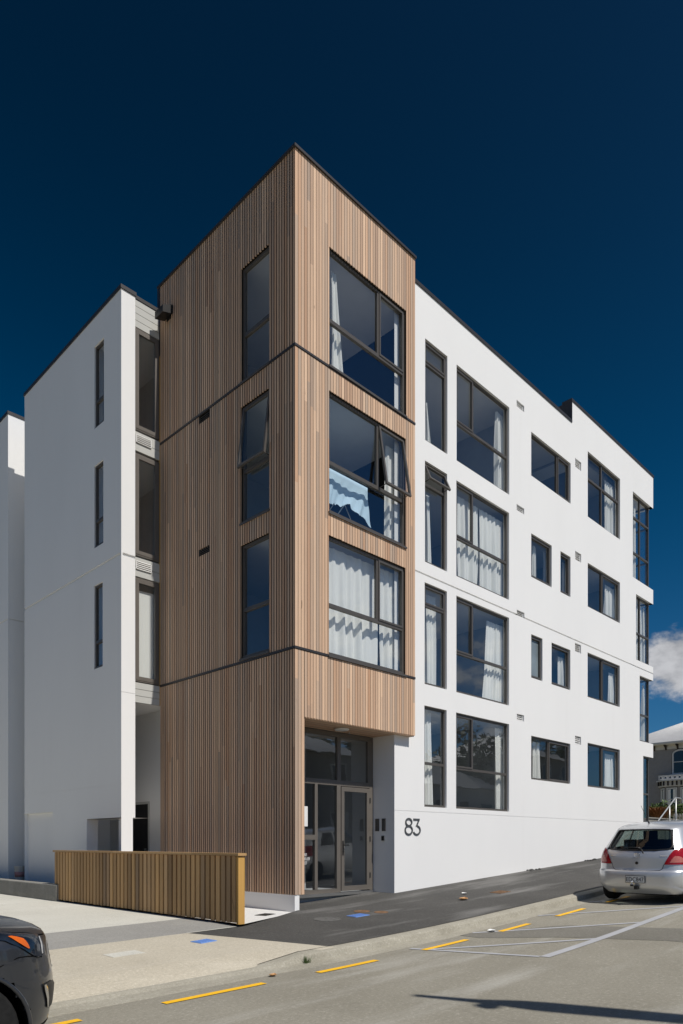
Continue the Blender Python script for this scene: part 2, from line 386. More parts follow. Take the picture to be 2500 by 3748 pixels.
# opposite footpath
b = MB(); b.grid(lambda x, y: (x, y, zroad(x, -13.4) + .13), XS, [-18, -13.75]); b.grid(lambda x, t: (x, -13.75 + .15 * (t > 0), zroad(x, -13.4) + (.13 if t < 1.5 else -.05)), XS, [0, 1, 2])
tag(b.build('opposite_footpath', M['grey_asphalt'], smooth=False), kind='structure')
XP = [x for x in XS if x >= -31]
def xl(y):      # the slanted edge between the beige crossing and the black footpath
    return pw([(-3.2, -1.9), (-2.1, -2.28), (-.69, -2.78)])(y)
b = MB()
yh = pw([(-2.9, -.69), (-1.86, -.69), (-1.75, -.72), (.1, .02), (.13, .25), (.25, .8), (3.03, .8), (3.04, .2), (80, .2)])
XB = [x for x in XS if -14 <= x]
XB = sorted(set(XB + [-2.9, -1.86, -1.75, .1, .13, .25, 3.03, 3.04]))
XB = [x for x in XB if x >= -1.6] + [-1.6]; XB = sorted(set(XB))
b.grid(lambda x, t: (x, lerp(KY, yh(x), t), zfoot(x, lerp(KY, yh(x), t))), XB, fr(0, 1, 12))
b.grid(lambda t, v: (lambda y0: (lerp(xl(lerp(KY, -.69, v)), -1.6, t), lerp(KY, lerp(-.69, yh(lerp(-2.78, -1.6, t)), t), v), zfoot(lerp(xl(lerp(KY, -.69, v)), -1.6, t), lerp(KY, -.69, v))))(0), fr(0, 1, 8), fr(0, 1, 12))
tag(b.build('footpath', M['black_asphalt']), kind='structure')
b = MB(); b.grid(lambda y, t: (lerp(-14, xl(y), t), y, zfoot(lerp(-14, xl(y), t), y) + .004 - .10 * (1 - min(1, (y - KY) / .5)) * min(1, max(0, (-2.4 - lerp(-14, xl(y), t)) / .6))), [KY, KY + .12, KY + .25, KY + .5] + fr(-2.4, -.69, 6), fr(0, 1, 48))
tag(b.build('vehicle_crossing', M['exposed'], smooth=True), kind='structure')
b = MB(); b.grid(lambda x, y: (x, y, zfoot(x, min(y, 0)) + .004), [x for x in XP if x < -2] + [-1.80], [-.69, -.3, .1, .45, .8])
tag(b.build('driveway_asphalt', M['grey_asphalt'], smooth=True), kind='structure')
b = MB()
b.grid(lambda x, y: (x, y, zfoot(x, 0) + .004), [x for x in XP if x < -2.1] + [-1.80], [.8, 1.5, 3, 5, 8, 12, 20])
tag(b.build('concrete_driveway', M['concrete'], smooth=True), kind='structure')
b = MB(); b.grid(lambda t, u: (lerp(-2.78, -1.8, t), lerp(-.715, -.665, u), zfoot(lerp(-2.78, -1.8, t), -.69) + .007), fr(0, 1, 6), [0, 1])
tag(b.build('concrete_edging', M['concrete']), kind='structure')
b = MB(); b.quad((-1.80, -.735, .008), (.11, .035, .030), (.11, 4.7, .03), (-1.80, 4.7, .03))
tag(b.build('entry_pad', M['pad']), kind='structure')
b = MB(); b.box(-1.72, -1.0, 4.72, 19, -.2, .27, 'd'); b.box(-1.0, 4.0, 4.8, 19, -.2, .268, 'd')
tag(b.build('raised_yard', M['soil']), kind='structure')
# kerb: battered concrete block, dipped at the vehicle crossing
def kdrop(x): return .085 * min(1, max(0, (-2.55 - x) / .75)) * min(1, max(0, (x + 7.3) / .75))
b = MB(); XK = [x for x in XS if -40 <= x <= 79] + [-2.55, -2.75, -2.95, -3.15, -3.3, -6.55, -6.7, -7.1, -7.3]; XK = sorted(set(XK))
def kprof(x, k):
    top = zfoot(x, KY) + .006 - kdrop(x); bot = zroad(x, KY - .2)
    w = random.uniform(-.006, .006)
    return [(x, KY + .13, top - .0), (x, KY - .055, top - .004 + w * .4), (x, KY - .085 + w, top - .022), (x, KY - .115 + w, bot + .016), (x, KY - .34 + w * 2, bot + .006), (x, KY - .36, bot - .05)][k]
XK = sorted(set(XK + fr(-2, 8, 60)))
rows = []
for x in XK:
    st = random.getstate(); rows.append([kprof(x, k) for k in range(6)])
b.loft(rows, False, False)
kerb = b.build('kerb', M['kerb'], smooth=True, auto=35); tag(kerb, kind='structure')
b = MB(); b.grid(lambda x, y: (x, y, zfoot(x, KY) + .0085 - kdrop(x)), XK, [KY + .118, KY + .136]); b.build('kerb_joint', M['soil'], kerb)
# road markings and patches (painted on the road: parts of the road)
def strip(name, p, q, w, m, dz, parent=road):
    b = MB(); p, q = Vector((*p, 0)), Vector((*q, 0)); d = (q - p); n = max(2, int(d.length / .4)); e = Vector((-d.y, d.x, 0)).normalized() * w / 2
    def f(t, u):
        v = p + d * t + e * u; return (v.x, v.y, zroad(v.x, v.y) + dz)
    b.grid(f, fr(0, 1, n), [-1, 1]); return b.build(name, m, parent)
b = MB(); b.grid(lambda y, t: (lerp(pw([(-9, -.3), (-6.3, 1.35), (-4.8, .95), (-3.8, .35), (-3.38, .42)])(y), pw([(-9, 1.3), (-6.05, 2.4), (-4.25, 2.0), (-3.7, 1.0), (-3.38, .7)])(y), t), y, 0), fr(-9, -3.38, 28), fr(0, 1, 5))
b.v = [(x, y, zroad(x, y) + .0035) for x, y, z in b.v]; b.build('asphalt_patch', M['road_patch'], road)
for a, c in ((-7.1, -5.86), (-5.02, -3.76), (-2.95, -1.9), (-.93, .12), (1.02, 1.92), (2.87, 3.92), (4.9, 5.95), (6.9, 7.95), (8.9, 9.95)):
    strip('yellow_dash', (a, -3.735), (c, -3.725), .105, M['yellow'], .0075)
strip('hatch_line', (-.55, -5.36), (4.9, -5.27), .13, M['greyline'], .0055)
strip('hatch_line', (4.9, -5.27), (14, -5.2), .13, M['greyline'], .0055)
for p, q in (((-.93, -3.5), (-.56, -5.30)), ((-.86, -3.75), (1.05, -5.30)), ((.72, -3.42), (2.75, -5.28)), ((2.8, -3.4), (4.85, -5.25)), ((4.85, -3.4), (6.9, -5.25)), ((6.9, -3.4), (8.9, -5.25))):
    strip('hatch_line', p, q, .085, M['greyline'], .0065)

# ---------------------------------------------------------------- building
bld = thing('apartment_building', (0, 0, 0), 'white rendered four storey apartment building with a cedar clad corner tower and dark framed windows', 'building')
YW, XE = .17, 17.45
HALL = {'A4': (4.11, 4.96, 10.51, 12.83), 'A3': (4.10, 4.95, 7.73, 10.04), 'A2': (4.09, 4.94, 4.94, 7.26), 'A1': (4.08, 4.93, 2.14, 4.45),
 'B4': (5.33, 7.70, 10.51, 12.82), 'B3': (5.32, 7.69, 7.73, 10.03), 'B2': (5.32, 7.69, 4.94, 7.26), 'B1': (5.31, 7.69, 2.14, 4.45),
 'C4': (8.83, 11.13, 11.44, 12.65), 'C3': (8.83, 9.98, 8.65, 9.85), 'C3b': (10.50, 11.12, 8.65, 9.85), 'C2a': (8.83, 9.45, 5.87, 7.07), 'C2b': (9.97, 11.11, 5.87, 7.07), 'C1': (8.83, 11.11, 3.07, 4.27),
 'D4': (12.25, 14.62, 11.43, 13.46), 'D3': (12.25, 14.61, 8.64, 10.00), 'D2': (12.24, 14.60, 5.84, 7.22), 'D1': (12.24, 14.60, 3.06, 4.42),
 'E4': (15.66, XE, 10.47, 13.42), 'E3': (15.93, XE, 8.32, 9.95), 'E2': (16.24, XE, 4.89, 7.18), 'E1': (16.55, XE, 2.05, 4.39)}
# the third-floor corner window reaches down to the band below it
HALL['E3'] = (15.93, XE, 7.68, 9.95)
VENT = {'V4': (8.07, 8.46, 13.02, 13.19), 'V3': (8.07, 8.46, 10.24, 10.40), 'V2': (8.08, 8.47, 7.42, 7.57), 'V1': (8.08, 8.45, 4.61, 4.78),
 'W4': (11.42, 11.81, 12.67, 12.93), 'W3': (11.42, 11.81, 9.87, 10.13), 'W2': (11.41, 11.80, 7.09, 7.35), 'W1': (11.41, 11.80, 4.30, 4.55)}
def facade(mb, mp, a0, a1, z0, z1, holes, flip=False, step=None):
    """holes: (a0,a1,z0,z1,depth,closed); mp(a, depth, z) -> world"""
    As = sorted({a0, a1, *[h[0] for h in holes if a0 < h[0] < a1], *[h[1] for h in holes if a0 < h[1] < a1]})
    Zs = sorted({z0, z1, *[h[2] for h in holes if z0 < h[2] < z1], *[h[3] for h in holes if z0 < h[3] < z1]})
    def q(*p): mb.quad(*(p[::-1] if flip else p))
    for i in range(len(As) - 1):
        run = None
        for j in range(len(Zs) - 1):
            am, zm = (As[i] + As[i + 1]) / 2, (Zs[j] + Zs[j + 1]) / 2
            if any(h[0] < am < h[1] and h[2] < zm < h[3] for h in holes): continue
            q(mp(As[i], 0, Zs[j]), mp(As[i + 1], 0, Zs[j]), mp(As[i + 1], 0, Zs[j + 1]), mp(As[i], 0, Zs[j + 1]))
    for (h0, h1, k0, k1, d, closed) in holes:
        if closed == 4: continue
        q(mp(h0, 0, k0), mp(h1, 0, k0), mp(h1, d, k0), mp(h0, d, k0))
        q(mp(h0, d, k1), mp(h1, d, k1), mp(h1, 0, k1), mp(h0, 0, k1))
        if closed != 3: q(mp(h0, 0, k0), mp(h0, d, k0), mp(h0, d, k1), mp(h0, 0, k1))
        if h1 < a1 - 1e-4: q(mp(h1, d, k0), mp(h1, 0, k0), mp(h1, 0, k1), mp(h1, d, k1))
        if closed == 1: q(mp(h0, d, k0), mp(h1, d, k0), mp(h1, d, k1), mp(h0, d, k1))
PY = lambda Y: (lambda a, d, z: (a, Y + d, z))
PX = lambda X: (lambda a, d, z: (X + d, a, z))
REV = .17
holes = [(a, c, d, e, REV if k[0] != 'E' else .12, 2 if k[0] == 'E' else 0) for k, (a, c, d, e) in HALL.items()] + [(*v, .09, 1) for v in VENT.values()]
def segs(a0, a1, cuts):
    out = []; x = a0
    for c0, c1 in sorted(cuts):
        out.append((x, c0)); x = c1
    out.append((x, a1)); return out
for s0, s1 in segs(3.0, XE, [(8.08, 8.47)]): holes.append((s0, s1, 7.415, 7.455, .03, 1))
holes += [(3.0, XE, 2.020, 2.030, .008, 1)]
b = MB()
facade(b, PY(YW), 3.03, 11.2, -.6, 13.90, [h for h in holes if h[0] < 11.2 and h[1] - h[0] < 3] + [(max(h[0], 3.03), min(h[1], 11.2), *h[2:]) for h in holes if h[1] - h[0] >= 3 and h[0] < 11.2])
facade(b, PY(YW), 11.2, XE, -.6, 14.55, [h for h in holes if h[0] > 11.2 and h[1] - h[0] < 3] + [(max(h[0], 11.2), h[1], *h[2:5], 2 if False else 1) for h in holes if h[1] - h[0] >= 3 and h[1] > 11.3])
# east end wall with the corner glazing returning round it
eh = [(YW, 2.4, e[2], e[3], -.2, 3) for k, e in HALL.items() if k[0] == 'E']
facade(b, PX(XE), YW, 14, -.6, 14.55, [(h[0], h[1], h[2], h[3], -.2, 3) for h in eh], flip=True)
b.box(11.2, XE - .002, YW + .25, 14, 14.2, 14.4, ''); b.box(3.6, 11.2, YW + .25, 14, 13.62, 13.8)
b.quad((0, 14, -.5), (XE, 14, -.5), (XE, 14, 13.9), (0, 14, 13.9))
b.quad((11.2, YW, 13.6), (11.2, 6, 13.6), (11.2, 6, 14.55), (11.2, YW, 14.55))
for (z0, z1) in ((9.95, 10.47), (7.18, 7.68), (4.39, 4.89), (13.42, 13.9), (1.2, 2.05)): b.box(15.4, XE - .02, YW + .02, 2.6, z0 + .002, z1 - .002)
# entrance side wall
b.quad((3.03, YW, -.4), (3.03, .95, -.4), (3.03, .95, 3.9), (3.03, YW, 3.9)) if False else b.quad((3.03, .95, -.4), (3.03, YW, -.4), (3.03, YW, 3.9), (3.03, .95, 3.9))
# plinth under the timber
b.box(.004, .118, .012, 4.72, -.3, .345)
wall = b.build('rendered_wall', M['white'], bld)
# second rendered volume (left), the slot between and the far left volume
b = MB()
NWIN = [(5.47, 5.94, 11.0, 12.92), (5.50, 5.95, 8.21, 10.13), (5.53, 5.96, 5.38, 7.33)]
facade(b, PX(-1.), 4.66, 10.07, .1, 13.60, [(*n, .22, 0) for n in NWIN] + [(4.66, 6.33, .1, 1.88, .28, 2), (8.24, 10.07, .1, 2.11, .10, 1), (4.66, 10.07, 7.70, 7.76, .035, 1), (4.66, 10.07, 2.62, 2.63, .006, 1)], flip=True)
facade(b, PY(4.66), -1., -.66, 1.88, 13.60, [(-1., -.66, 7.70, 7.76, .035, 1), (-1, -.66, 4.66, 4.67, .008, 1)])
b.quad((-1, 4.66, 1.88), (-.3, 4.66, 1.88), (-.3, 6.33, 1.88), (-1, 6.33, 1.88))
b.quad((-1., 10.07, .1), (3, 10.07, .1), (3, 10.07, 13.6), (-1, 10.07, 13.6))
b.quad((-.66, 4.66, 1.88), (-.66, 4.80, 1.88), (-.66, 4.80, 13.6), (-.66, 4.66, 13.6))
b.box(-.99, 3., 4.75, 10.06, 13.3, 13.45)
b.quad((-.66, 4.72, 4.49), (.3, 4.72, 4.49), (.3, 7, 4.49), (-.66, 7, 4.49))          # soffit of the slot
b.quad((.3, 7.7, .2), (.3, 4.69, .2), (.3, 4.69, 4.5), (.3, 7.7, 4.5))                # wall behind
b.quad((-.72, 7.7, .2), (.3, 7.7, .2), (.3, 7.7, 4.5), (-.72, 7.7, 4.5))
b.box(-.88, -.79, 4.90, 5.0, .2, 1.86)
b.quad((-.66, 6.33, 1.88), (-.66, 4.73, 1.88), (-.66, 4.73, 4.49), (-.66, 6.33, 4.49))
facade(b, PX(-1.02), 11.21, 20, .1, 13.60, [(11.21, 20, 7.71, 7.75, .025, 1), (12.1, 20, .1, 2.2, .5, 1), (11.21, 20, 2.62, 2.63, .006, 1)], flip=True)
facade(b, PY(11.21), -1.02, 2.5, .1, 13.60, [(-1.02, 2.5, 7.71, 7.75, .025, 1)])
b.box(-1.0, 2.5, 11.3, 20, 13.3, 13.45)
b.build('rendered_wall', M['white'], bld)
# copings
b = MB()
b.box(3.56, 11.2, YW - .022, YW + .3, 13.895, 13.972); b.box(11.17, XE + .025, YW - .022, YW + .3, 14.545, 14.618); b.box(XE - .3, XE + .025, YW + .3, 14, 14.545, 14.618)
b.box(11.178, 11.199, YW - .02, 2.0, 13.98, 14.545)
b.box(-.02, 3.545, -.035, .25, 14.198, 14.246); b.box(-.035, -.0205, -.033, 4.80, 14.198, 14.244); b.box(-.0205, .25, .2505, 4.80, 14.2, 14.243); b.box(-.02, .1, 4.70, 4.80, 12.6, 14.2)
b.box(3.3, 3.56, .25, 4.8, 14.2, 14.242); b.box(.25, 3.3, 4.5, 4.8, 14.2, 14.241)
b.box(-1.022, -.64, 4.638, 4.9, 13.60, 13.685); b.box(-1.022, -.8, 4.9, 10.09, 13.60, 13.683); b.box(-.64, .0, 4.70, 4.95, 13.60, 13.68)
b.box(-1.042, -.7, 11.19, 20, 13.60, 13.685); b.box(-.7, 2.5, 11.19, 11.4, 13.60, 13.683)
b.build('coping', M['coping'], bld)
# grey boarded panels in the slot, each with its grille
def boards(z0, z1, n):
    b = MB(); h = (z1 - z0) / n
    for i in range(n): b.box(-.655, -.012, 4.715, 4.76, z0 + i * h + .006, z0 + (i + 1) * h - .006)
    b.box(-.65, -.02, 4.735, 4.75, z0, z1); return b.build('boarded_panel', M['panel_grey'], bld)
boards(12.97, 13.60, 4); p2 = boards(10.18, 10.62, 2); p1 = boards(7.34, 7.78, 2); boards(4.49, 4.95, 3)
for par, zc in ((p2, 10.46), (p1, 7.60)):
    b = MB(); b.box(-.62, -.60, 4.69, 4.714, zc - .09, zc + .09); b.box(-.25, -.23, 4.69, 4.714, zc - .09, zc + .09)
    for i in range(5): z = zc - .085 + i * .042; b.bar((-.6, 4.697, z), (-.25, 4.697, z), .022, .006, (0, -.8, .6))
    b.build('grille', M['lamp_white'], par)
b = MB(); b.box(-.012, .0, 4.70, 4.75, 4.49, 13.6); b.build('corner_flashing', M['pine_end'], bld)

# ---- timber tower
cut_r = [(.24, 3.6, -1, 3.68), (.885, 3.215, 10.60, 12.89), (.88, 3.21, 7.75, 10.10), (.87, 3.20, 4.97, 7.29)]
cut_l = [(.75, 1.635, 10.58, 12.87), (.75, 1.645, 7.745, 10.09), (.76, 1.65, 5.02, 7.30), (2.72, 3.14, 10.36, 10.52), (2.72, 3.14, 7.50, 7.65)]
BANDS = (4.945, 10.555)
def cladding(mp, a0, a1, z0, z1, cuts, pitch, sgn, gap):
    b = MB(); n = round((a1 - a0) / pitch); p = (a1 - a0) / n; t = .022
    tone = (.5, .5, .5)
    for i in range(n):
        A0, A1 = a0 + i * p + (gap if i else 0), a0 + (i + 1) * p - (gap if i < n - 1 else 0)
        if i % 2 == 0 or random.random() < .3: pair = random.random()
        joins = []
        for zb0, zb1 in ((z0, BANDS[0] - .028), (BANDS[0] + .028, BANDS[1] - .028), (BANDS[1] + .028, z1)):
            z = zb0
            while z < zb1 - .05:
                L = random.uniform(1.6, 5.5); e = min(zb1, z + L)
                if zb1 - e < .5: e = zb1
                joins.append((z, e)); z = e
        for (s0, s1) in joins:
            tn = min(1, max(0, random.gauss(.2 + .8 * pair, .2))); b.cur = (tn * (.45 if random.random() < .10 else 1), 1.2 if random.random() < .06 else random.random(), random.random() if random.random() < .6 else .95 * random.random())
            # subtract cuts
            rects = [(A0, A1, s0, s1)]
            for (c0, c1, d0, d1) in cuts:
                nr = []
                for (q0, q1, w0, w1) in rects:
                    if q1 <= c0 or q0 >= c1 or w1 <= d0 or w0 >= d1: nr.append((q0, q1, w0, w1)); continue
                    if q0 < c0: nr.append((q0, c0, w0, w1))
                    if q1 > c1: nr.append((c1, q1, w0, w1))
                    m0, m1 = max(q0, c0), min(q1, c1)
                    if w0 < d0: nr.append((m0, m1, w0, d0))
                    if w1 > d1: nr.append((m0, m1, d1, w1))
                rects = nr
            for (q0, q1, w0, w1) in rects:
                if q1 - q0 < .006 or w1 - w0 < .01: continue
                u = min(.015, (q1 - q0) * .3); P = [mp(q0, 0, w0), mp(q1, 0, w0), mp(q1 - u, t, w0), mp(q0 + u, t, w0), mp(q0, 0, w1), mp(q1, 0, w1), mp(q1 - u, t, w1), mp(q0 + u, t, w1)]
                b.hexa([P[k] for k in ((0, 1, 2, 3, 4, 5, 6, 7) if sgn > 0 else (1, 0, 3, 2, 5, 4, 7, 6))])
    return b
cb = cladding(PY(0.), .0, 3.53, .35, 14.20, cut_r, .0767, 1, .005)
clad = cb.build('timber_cladding', M['cedar'], bld)
cb = cladding(PX(0.), .0, 4.70, .345, 14.20, cut_l, .0758, -1, .0115)
cb.v = [(x, y + (.0195 if y < .0195 else 0) if False else max(y, .0225), z) for x, y, z in cb.v]
cb.build('timber_cladding', M['cedar'], bld)
b = MB()        # backing paper and window reveals behind the boards
facade(b, PY(.034),   .036, 3.52, .36, 14.2, [(c[0], c[1], max(c[2], .36), c[3], .12, 4 if c[2] < 0 else 0) for c in cut_r])
facade(b, PX(.034), .036, 4.7, .36, 14.2, [(*c, .12 if c[1] - c[0] > .5 else .05, 0 if c[3] - c[2] > 1 else 1) for c in cut_l], flip=True)
b.quad((3.52, .021, 3.66), (3.52, 4.7, 3.66), (3.52, 4.7, 14.2), (3.52, .021, 14.2))
b.quad((.021, 4.7, 4.5), (3.52, 4.7, 4.5), (3.52, 4.7, 14.2), (.021, 4.7, 14.2))
b.quad((.05, .05, 14.1), (3.5, .05, 14.1), (3.5, 4.68, 14.1), (.05, 4.68, 14.1))
b.build('backing', M['backing'], bld)
b = MB()        # boards round the entrance post, end board of the tower and the soffit
for i in range(10):
    b.cur = (random.random(), random.random(), random.random() * .8); y0 = .021 + i * .0767
    b.box(.241, .256, y0 + .003, min(y0 + .0735, .785), .35, 3.665)
for i in range(2):
    b.cur = (.4, .3, .3); b.box(3.50, 3.53, .021 + i * .0767, .021 + (i + 1) * .0767 - .004, 3.68, 14.2)
for i in range(10):
    b.cur = (random.random(), random.random(), random.random()); y0 = .021 + i * .0767
    x1 = 3.499 if y0 < .14 else 3.028
    b.box(.258, x1, y0 + .003, min(y0 + .0735, .785), 3.667, 3.685)
b.build('soffit', M['cedar'], bld)
b = MB(); b.quad((.25, .03, 3.69), (3.5, .03, 3.69), (3.5, .95, 3.69), (.25, .95, 3.69)); b.box(.03, .24, .06, .8, .36, 3.66); b.build('backing', M['backing'], bld)
b = MB()
for z in BANDS:
    b = MB(); b.box(-.014, 3.532, -.014, .018, z - .021, z + .021); b.box(-.0145, .017, .018, 4.70, z - .0212, z + .0212)
    b.build('flashing_band', M['coping'], bld)
def slat_grille(mp, a0, a1, z0, z1, n, m, parent, d0=.012, d1=.05, flip=False):
    b = MB()
    for i in range(n):
        z = z0 + (i + .5) * (z1 - z0) / n
        p = [mp(a0, d0, z - .020), mp(a1, d0, z - .020), mp(a1, d1, z + .014), mp(a0, d1, z + .014)]
        q = [(x, y, w + .007) for x, y, w in p]; b.hexa(p + q)
    for a in (a0, a1 - .012): P = [mp(a, d0 - .004, z0), mp(a + .012, d0 - .004, z0), mp(a + .012, d1, z0), mp(a, d1, z0)]; b.hexa(P + [(x, y, z1) for x, y, w in P])
    return b.build('vent', m, parent)
for k, v in VENT.items(): slat_grille(PY(YW), v[0] + .02, v[1] - .02, v[2] + .01, v[3] - .01, 3 if k[0] == 'V' else 4, M['white'], bld, .03, .085)
for c in cut_l[3:]: slat_grille(PX(0.), c[0], c[1], c[2], c[3], 4, M['alu'], bld)

# ---- interiors
b = MB()
for (z0, z1) in ((12.95, 13.15), (10.18, 10.52), (7.38, 7.68), (4.6, 4.9)): b.box(.12, 3.5, .15, 4.66, z0, z1)
for (z0, z1) in ((10.14, 10.45), (7.36, 7.66), (4.55, 4.86), (1.8, 2.06)): b.box(3.6, 15.38, YW + .175, 9, z0, z1)
for (z0, z1) in ((10.14, 10.45), (7.36, 7.66), (4.55, 4.86), (1.8, 2.0)): b.box(15.38, 17.24, 2.62, 6, z0, z1)
b.box(3.6, 11.15, YW + .175, 9, 12.93, 13.1); b.box(11.25, 17.24, YW + .45, 6, 13.55, 13.7)
for z0, z1 in ((10.2, 10.55), (7.4, 7.75), (4.6, 4.9), (13.0, 13.2)): b.box(-.7, 2.8, 4.86, 10.0, z0, z1)
b.build('ceiling_slab', M['ceiling'], bld)
b = MB()
b.box(3.56, 3.62, YW + .18, 9, 1.8, 13.6); b.box(3.0, 3.56, 4.66, 4.7, 3.7, 13)
b.box(3.6, 15.3, 4.4, 4.5, 1.8, 13.5); b.box(15.25, 15.35, YW + .18, 6, 1.8, 13.5)
for x in (8.25, 11.98): b.box(x, x + .1, YW + .18, 4.4, 1.8, 12.94)
b.box(11.15, 11.25, YW + .18, 4.4, 12.9, 13.6)
b.box(.1, 3.5, 3.9, 4.0, 4.6, 13); b.box(-.6, 2.8, 9.0, 9.1, 4.6, 13.2); b.box(.6, .7, 4.9, 9, 4.6, 13.2)
b.build('partition', M['interior'], bld)
# lobby behind the entrance
b = MB(); b.box(.3, 3.4, .85, 4.6, .1, .26); b.box(.3, 3.4, .9, 4.6, 3.62, 3.7); b.box(.2, .3, .95, 4.6, .1, 3.7); b.box(3.35, 3.45, .95, 4.6, .1, 3.7); b.box(.3, 3.4, 4.2, 4.3, .1, 3.7); b.box(2.2, 2.28, 2.2, 4.2, .26, 3.6)
b.build('lobby', M['interior'], bld)

# ---- windows
def window(mp, a0, a1, z0, z1, d=.075, fw=.05, fd=.06, mull=(), trans=(), sashes=(), opened=None, frost=False, sub=None, flip=False, gcell=None, mat='alu', sw=.042):
    """frame with bars; sashes: cells (a0,a1,z0,z1) with an inner operable frame; opened=(a0,a1,z0,z1,angle) top hung"""
    b = MB()
    def bx(p0, p1, q0, q1, dd0, dd1):
        P = [mp(p0, dd0, q0), mp(p1, dd0, q0), mp(p1, dd1, q0), mp(p0, dd1, q0), mp(p0, dd0, q1), mp(p1, dd0, q1), mp(p1, dd1, q1), mp(p0, dd1, q1)]
        b.hexa([P[k] for k in ((0, 1, 2, 3, 4, 5, 6, 7) if not flip else (1, 0, 3, 2, 5, 4, 7, 6))])
    e = d + fd
    bx(a0, a1, z1 - fw, z1, d, e); bx(a0, a1, z0, z0 + fw * 1.1, d - .008, e)
    bx(a0, a0 + fw, z0 + fw * 1.1, z1 - fw, d, e); bx(a1 - fw, a1, z0 + fw * 1.1, z1 - fw, d, e)
    for (m, q0, q1, w) in mull: bx(m - w / 2, m + w / 2, q0, q1, d + .001, e - .001)
    for (zt, q0, q1, w) in trans: bx(q0, q1, zt - w / 2, zt + w / 2, d - .003, e + .001)
    for (q0, q1, w0, w1) in sashes:
        s = sw; bx(q0, q1, w1 - s, w1, d - .016, d + .034); bx(q0, q1, w0, w0 + s, d - .016, d + .034); bx(q0, q0 + s, w0 + s, w1 - s, d - .016, d + .034); bx(q1 - s, q1, w0 + s, w1 - s, d - .016, d + .034)
    fo = b.build('window', M[mat], bld)
    gb = MB(); zd = d + .035
    def pane(p0, p1, q0, q1, mpp=None, dd=zd):
        k = mpp or mp; P = [k(p0, dd, q0), k(p1, dd, q0), k(p1, dd, q1), k(p0, dd, q1)]
        gb.quad(*(P[::-1] if flip else P))
    cells = gcell or [(a0 + fw * .6, a1 - fw * .6, z0 + fw * .6, z1 - fw * .6)]
    for cl in cells: pane(*cl)
    gb.build('glass', M['glass_frost'] if frost else M['glass'], fo)
    if opened:
        o0, o1, w0, w1, an = opened; ca, sa = math.cos(R(an)), math.sin(R(an)); H = w1
        def mo(a, dd, z):
            h = H - z; dd = dd - d + .02
            return mp(a, d - .02 + dd * ca - h * sa, H - h * ca - dd * sa)
        s = .05; sb = MB()
        for (p0, p1, q0, q1) in ((o0, o1, w1 - s, w1), (o0, o1, w0, w0 + s), (o0, o0 + s, w0 + s, w1 - s), (o1 - s, o1, w0 + s, w1 - s)):
            P = [mo(p0, d - .016, q0), mo(p1, d - .016, q0), mo(p1, d + .03, q0), mo(p0, d + .03, q0), mo(p0, d - .016, q1), mo(p1, d - .016, q1), mo(p1, d + .03, q1), mo(p0, d + .03, q1)]
            sb.hexa([P[k] for k in ((0, 1, 2, 3, 4, 5, 6, 7) if not flip else (1, 0, 3, 2, 5, 4, 7, 6))])
        # stays
        for a in (o0 + .05, o1 - .05): sb.bar(mp(a, d + .02, w0 + .02), mo(a, d + .01, w0 + .03), .012, .012)
        sb.build('sash', M[mat], fo)
        gb = MB(); pane(o0 + s * .7, o1 - s * .7, w0 + s * .7, w1 - s * .7, mo, d + .01); gb.build('sash_glass', M['glass'], fo)
    return fo
W = PY(YW); DW = .058
for k in ('A4', 'A2', 'A1', 'A3'):
    a0, a1, z0, z1 = HALL[k]; zt = z1 - .49 if k != 'A1' else 3.145
    if k == 'A3':
        window(W, a0, a1, z0, z1, DW, trans=[(zt, a0 + .05, a1 - .05, .06)], gcell=[(a0 + .03, a1 - .03, z0 + .03, zt - .01)], opened=(a0 + .03, a1 - .03, zt + .02, z1 - .03, 24))
    else: window(W, a0, a1, z0, z1, DW, trans=[(zt, a0 + .05, a1 - .05, .06)], sashes=[(a0 + .045, a1 - .045, zt + .025, z1 - .045)] if k != 'A1' else [])
for k in ('B4', 'B3', 'B2', 'B1'):
    a0, a1, z0, z1 = HALL[k]; zt = z0 + .98; mx = a0 + .765
    window(W, a0, a1, z0, z1, DW, mull=[(mx, zt, z1 - .05, .06)], trans=[(zt, a0 + .05, a1 - .05, .06)], sashes=[(a0 + .04, mx - .015, zt + .02, z1 - .045)])
a0, a1, z0, z1 = HALL['C4']; window(W, a0, a1, z0, z1, DW, mull=[(10.40, z0 + .05, z1 - .05, .06)], sashes=[(10.425, a1 - .04, z0 + .045, z1 - .045)])
for k in ('C3', 'C3b', 'C2b', 'C2a'):
    a0, a1, z0, z1 = HALL[k]; window(W, a0, a1, z0, z1, DW, sashes=[(a0 + .04, a1 - .04, z0 + .045, z1 - .045)], frost=(k == 'C2a'))
a0, a1, z0, z1 = HALL['C1']; window(W, a0, a1, z0, z1, DW, mull=[(9.88, z0 + .05, z1 - .05, .06)], sashes=[(9.905, a1 - .04, z0 + .045, z1 - .045)])
a0, a1, z0, z1 = HALL['D4']; window(W, a0, a1, z0, z1, DW, mull=[(13.34, z0 + .05, z1 - .05, .07)], trans=[(12.68, a0 + .05, a1 - .05, .07)])
for k in ('D3', 'D2', 'D1'):
    a0, a1, z0, z1 = HALL[k]; window(W, a0, a1, z0, z1, DW, mull=[(13.345, z0 + .05, z1 - .05, .06)], sashes=[(13.37, a1 - .04, z0 + .045, z1 - .045)])
WE = lambda a, d, z: (17.25 - d, a, z)
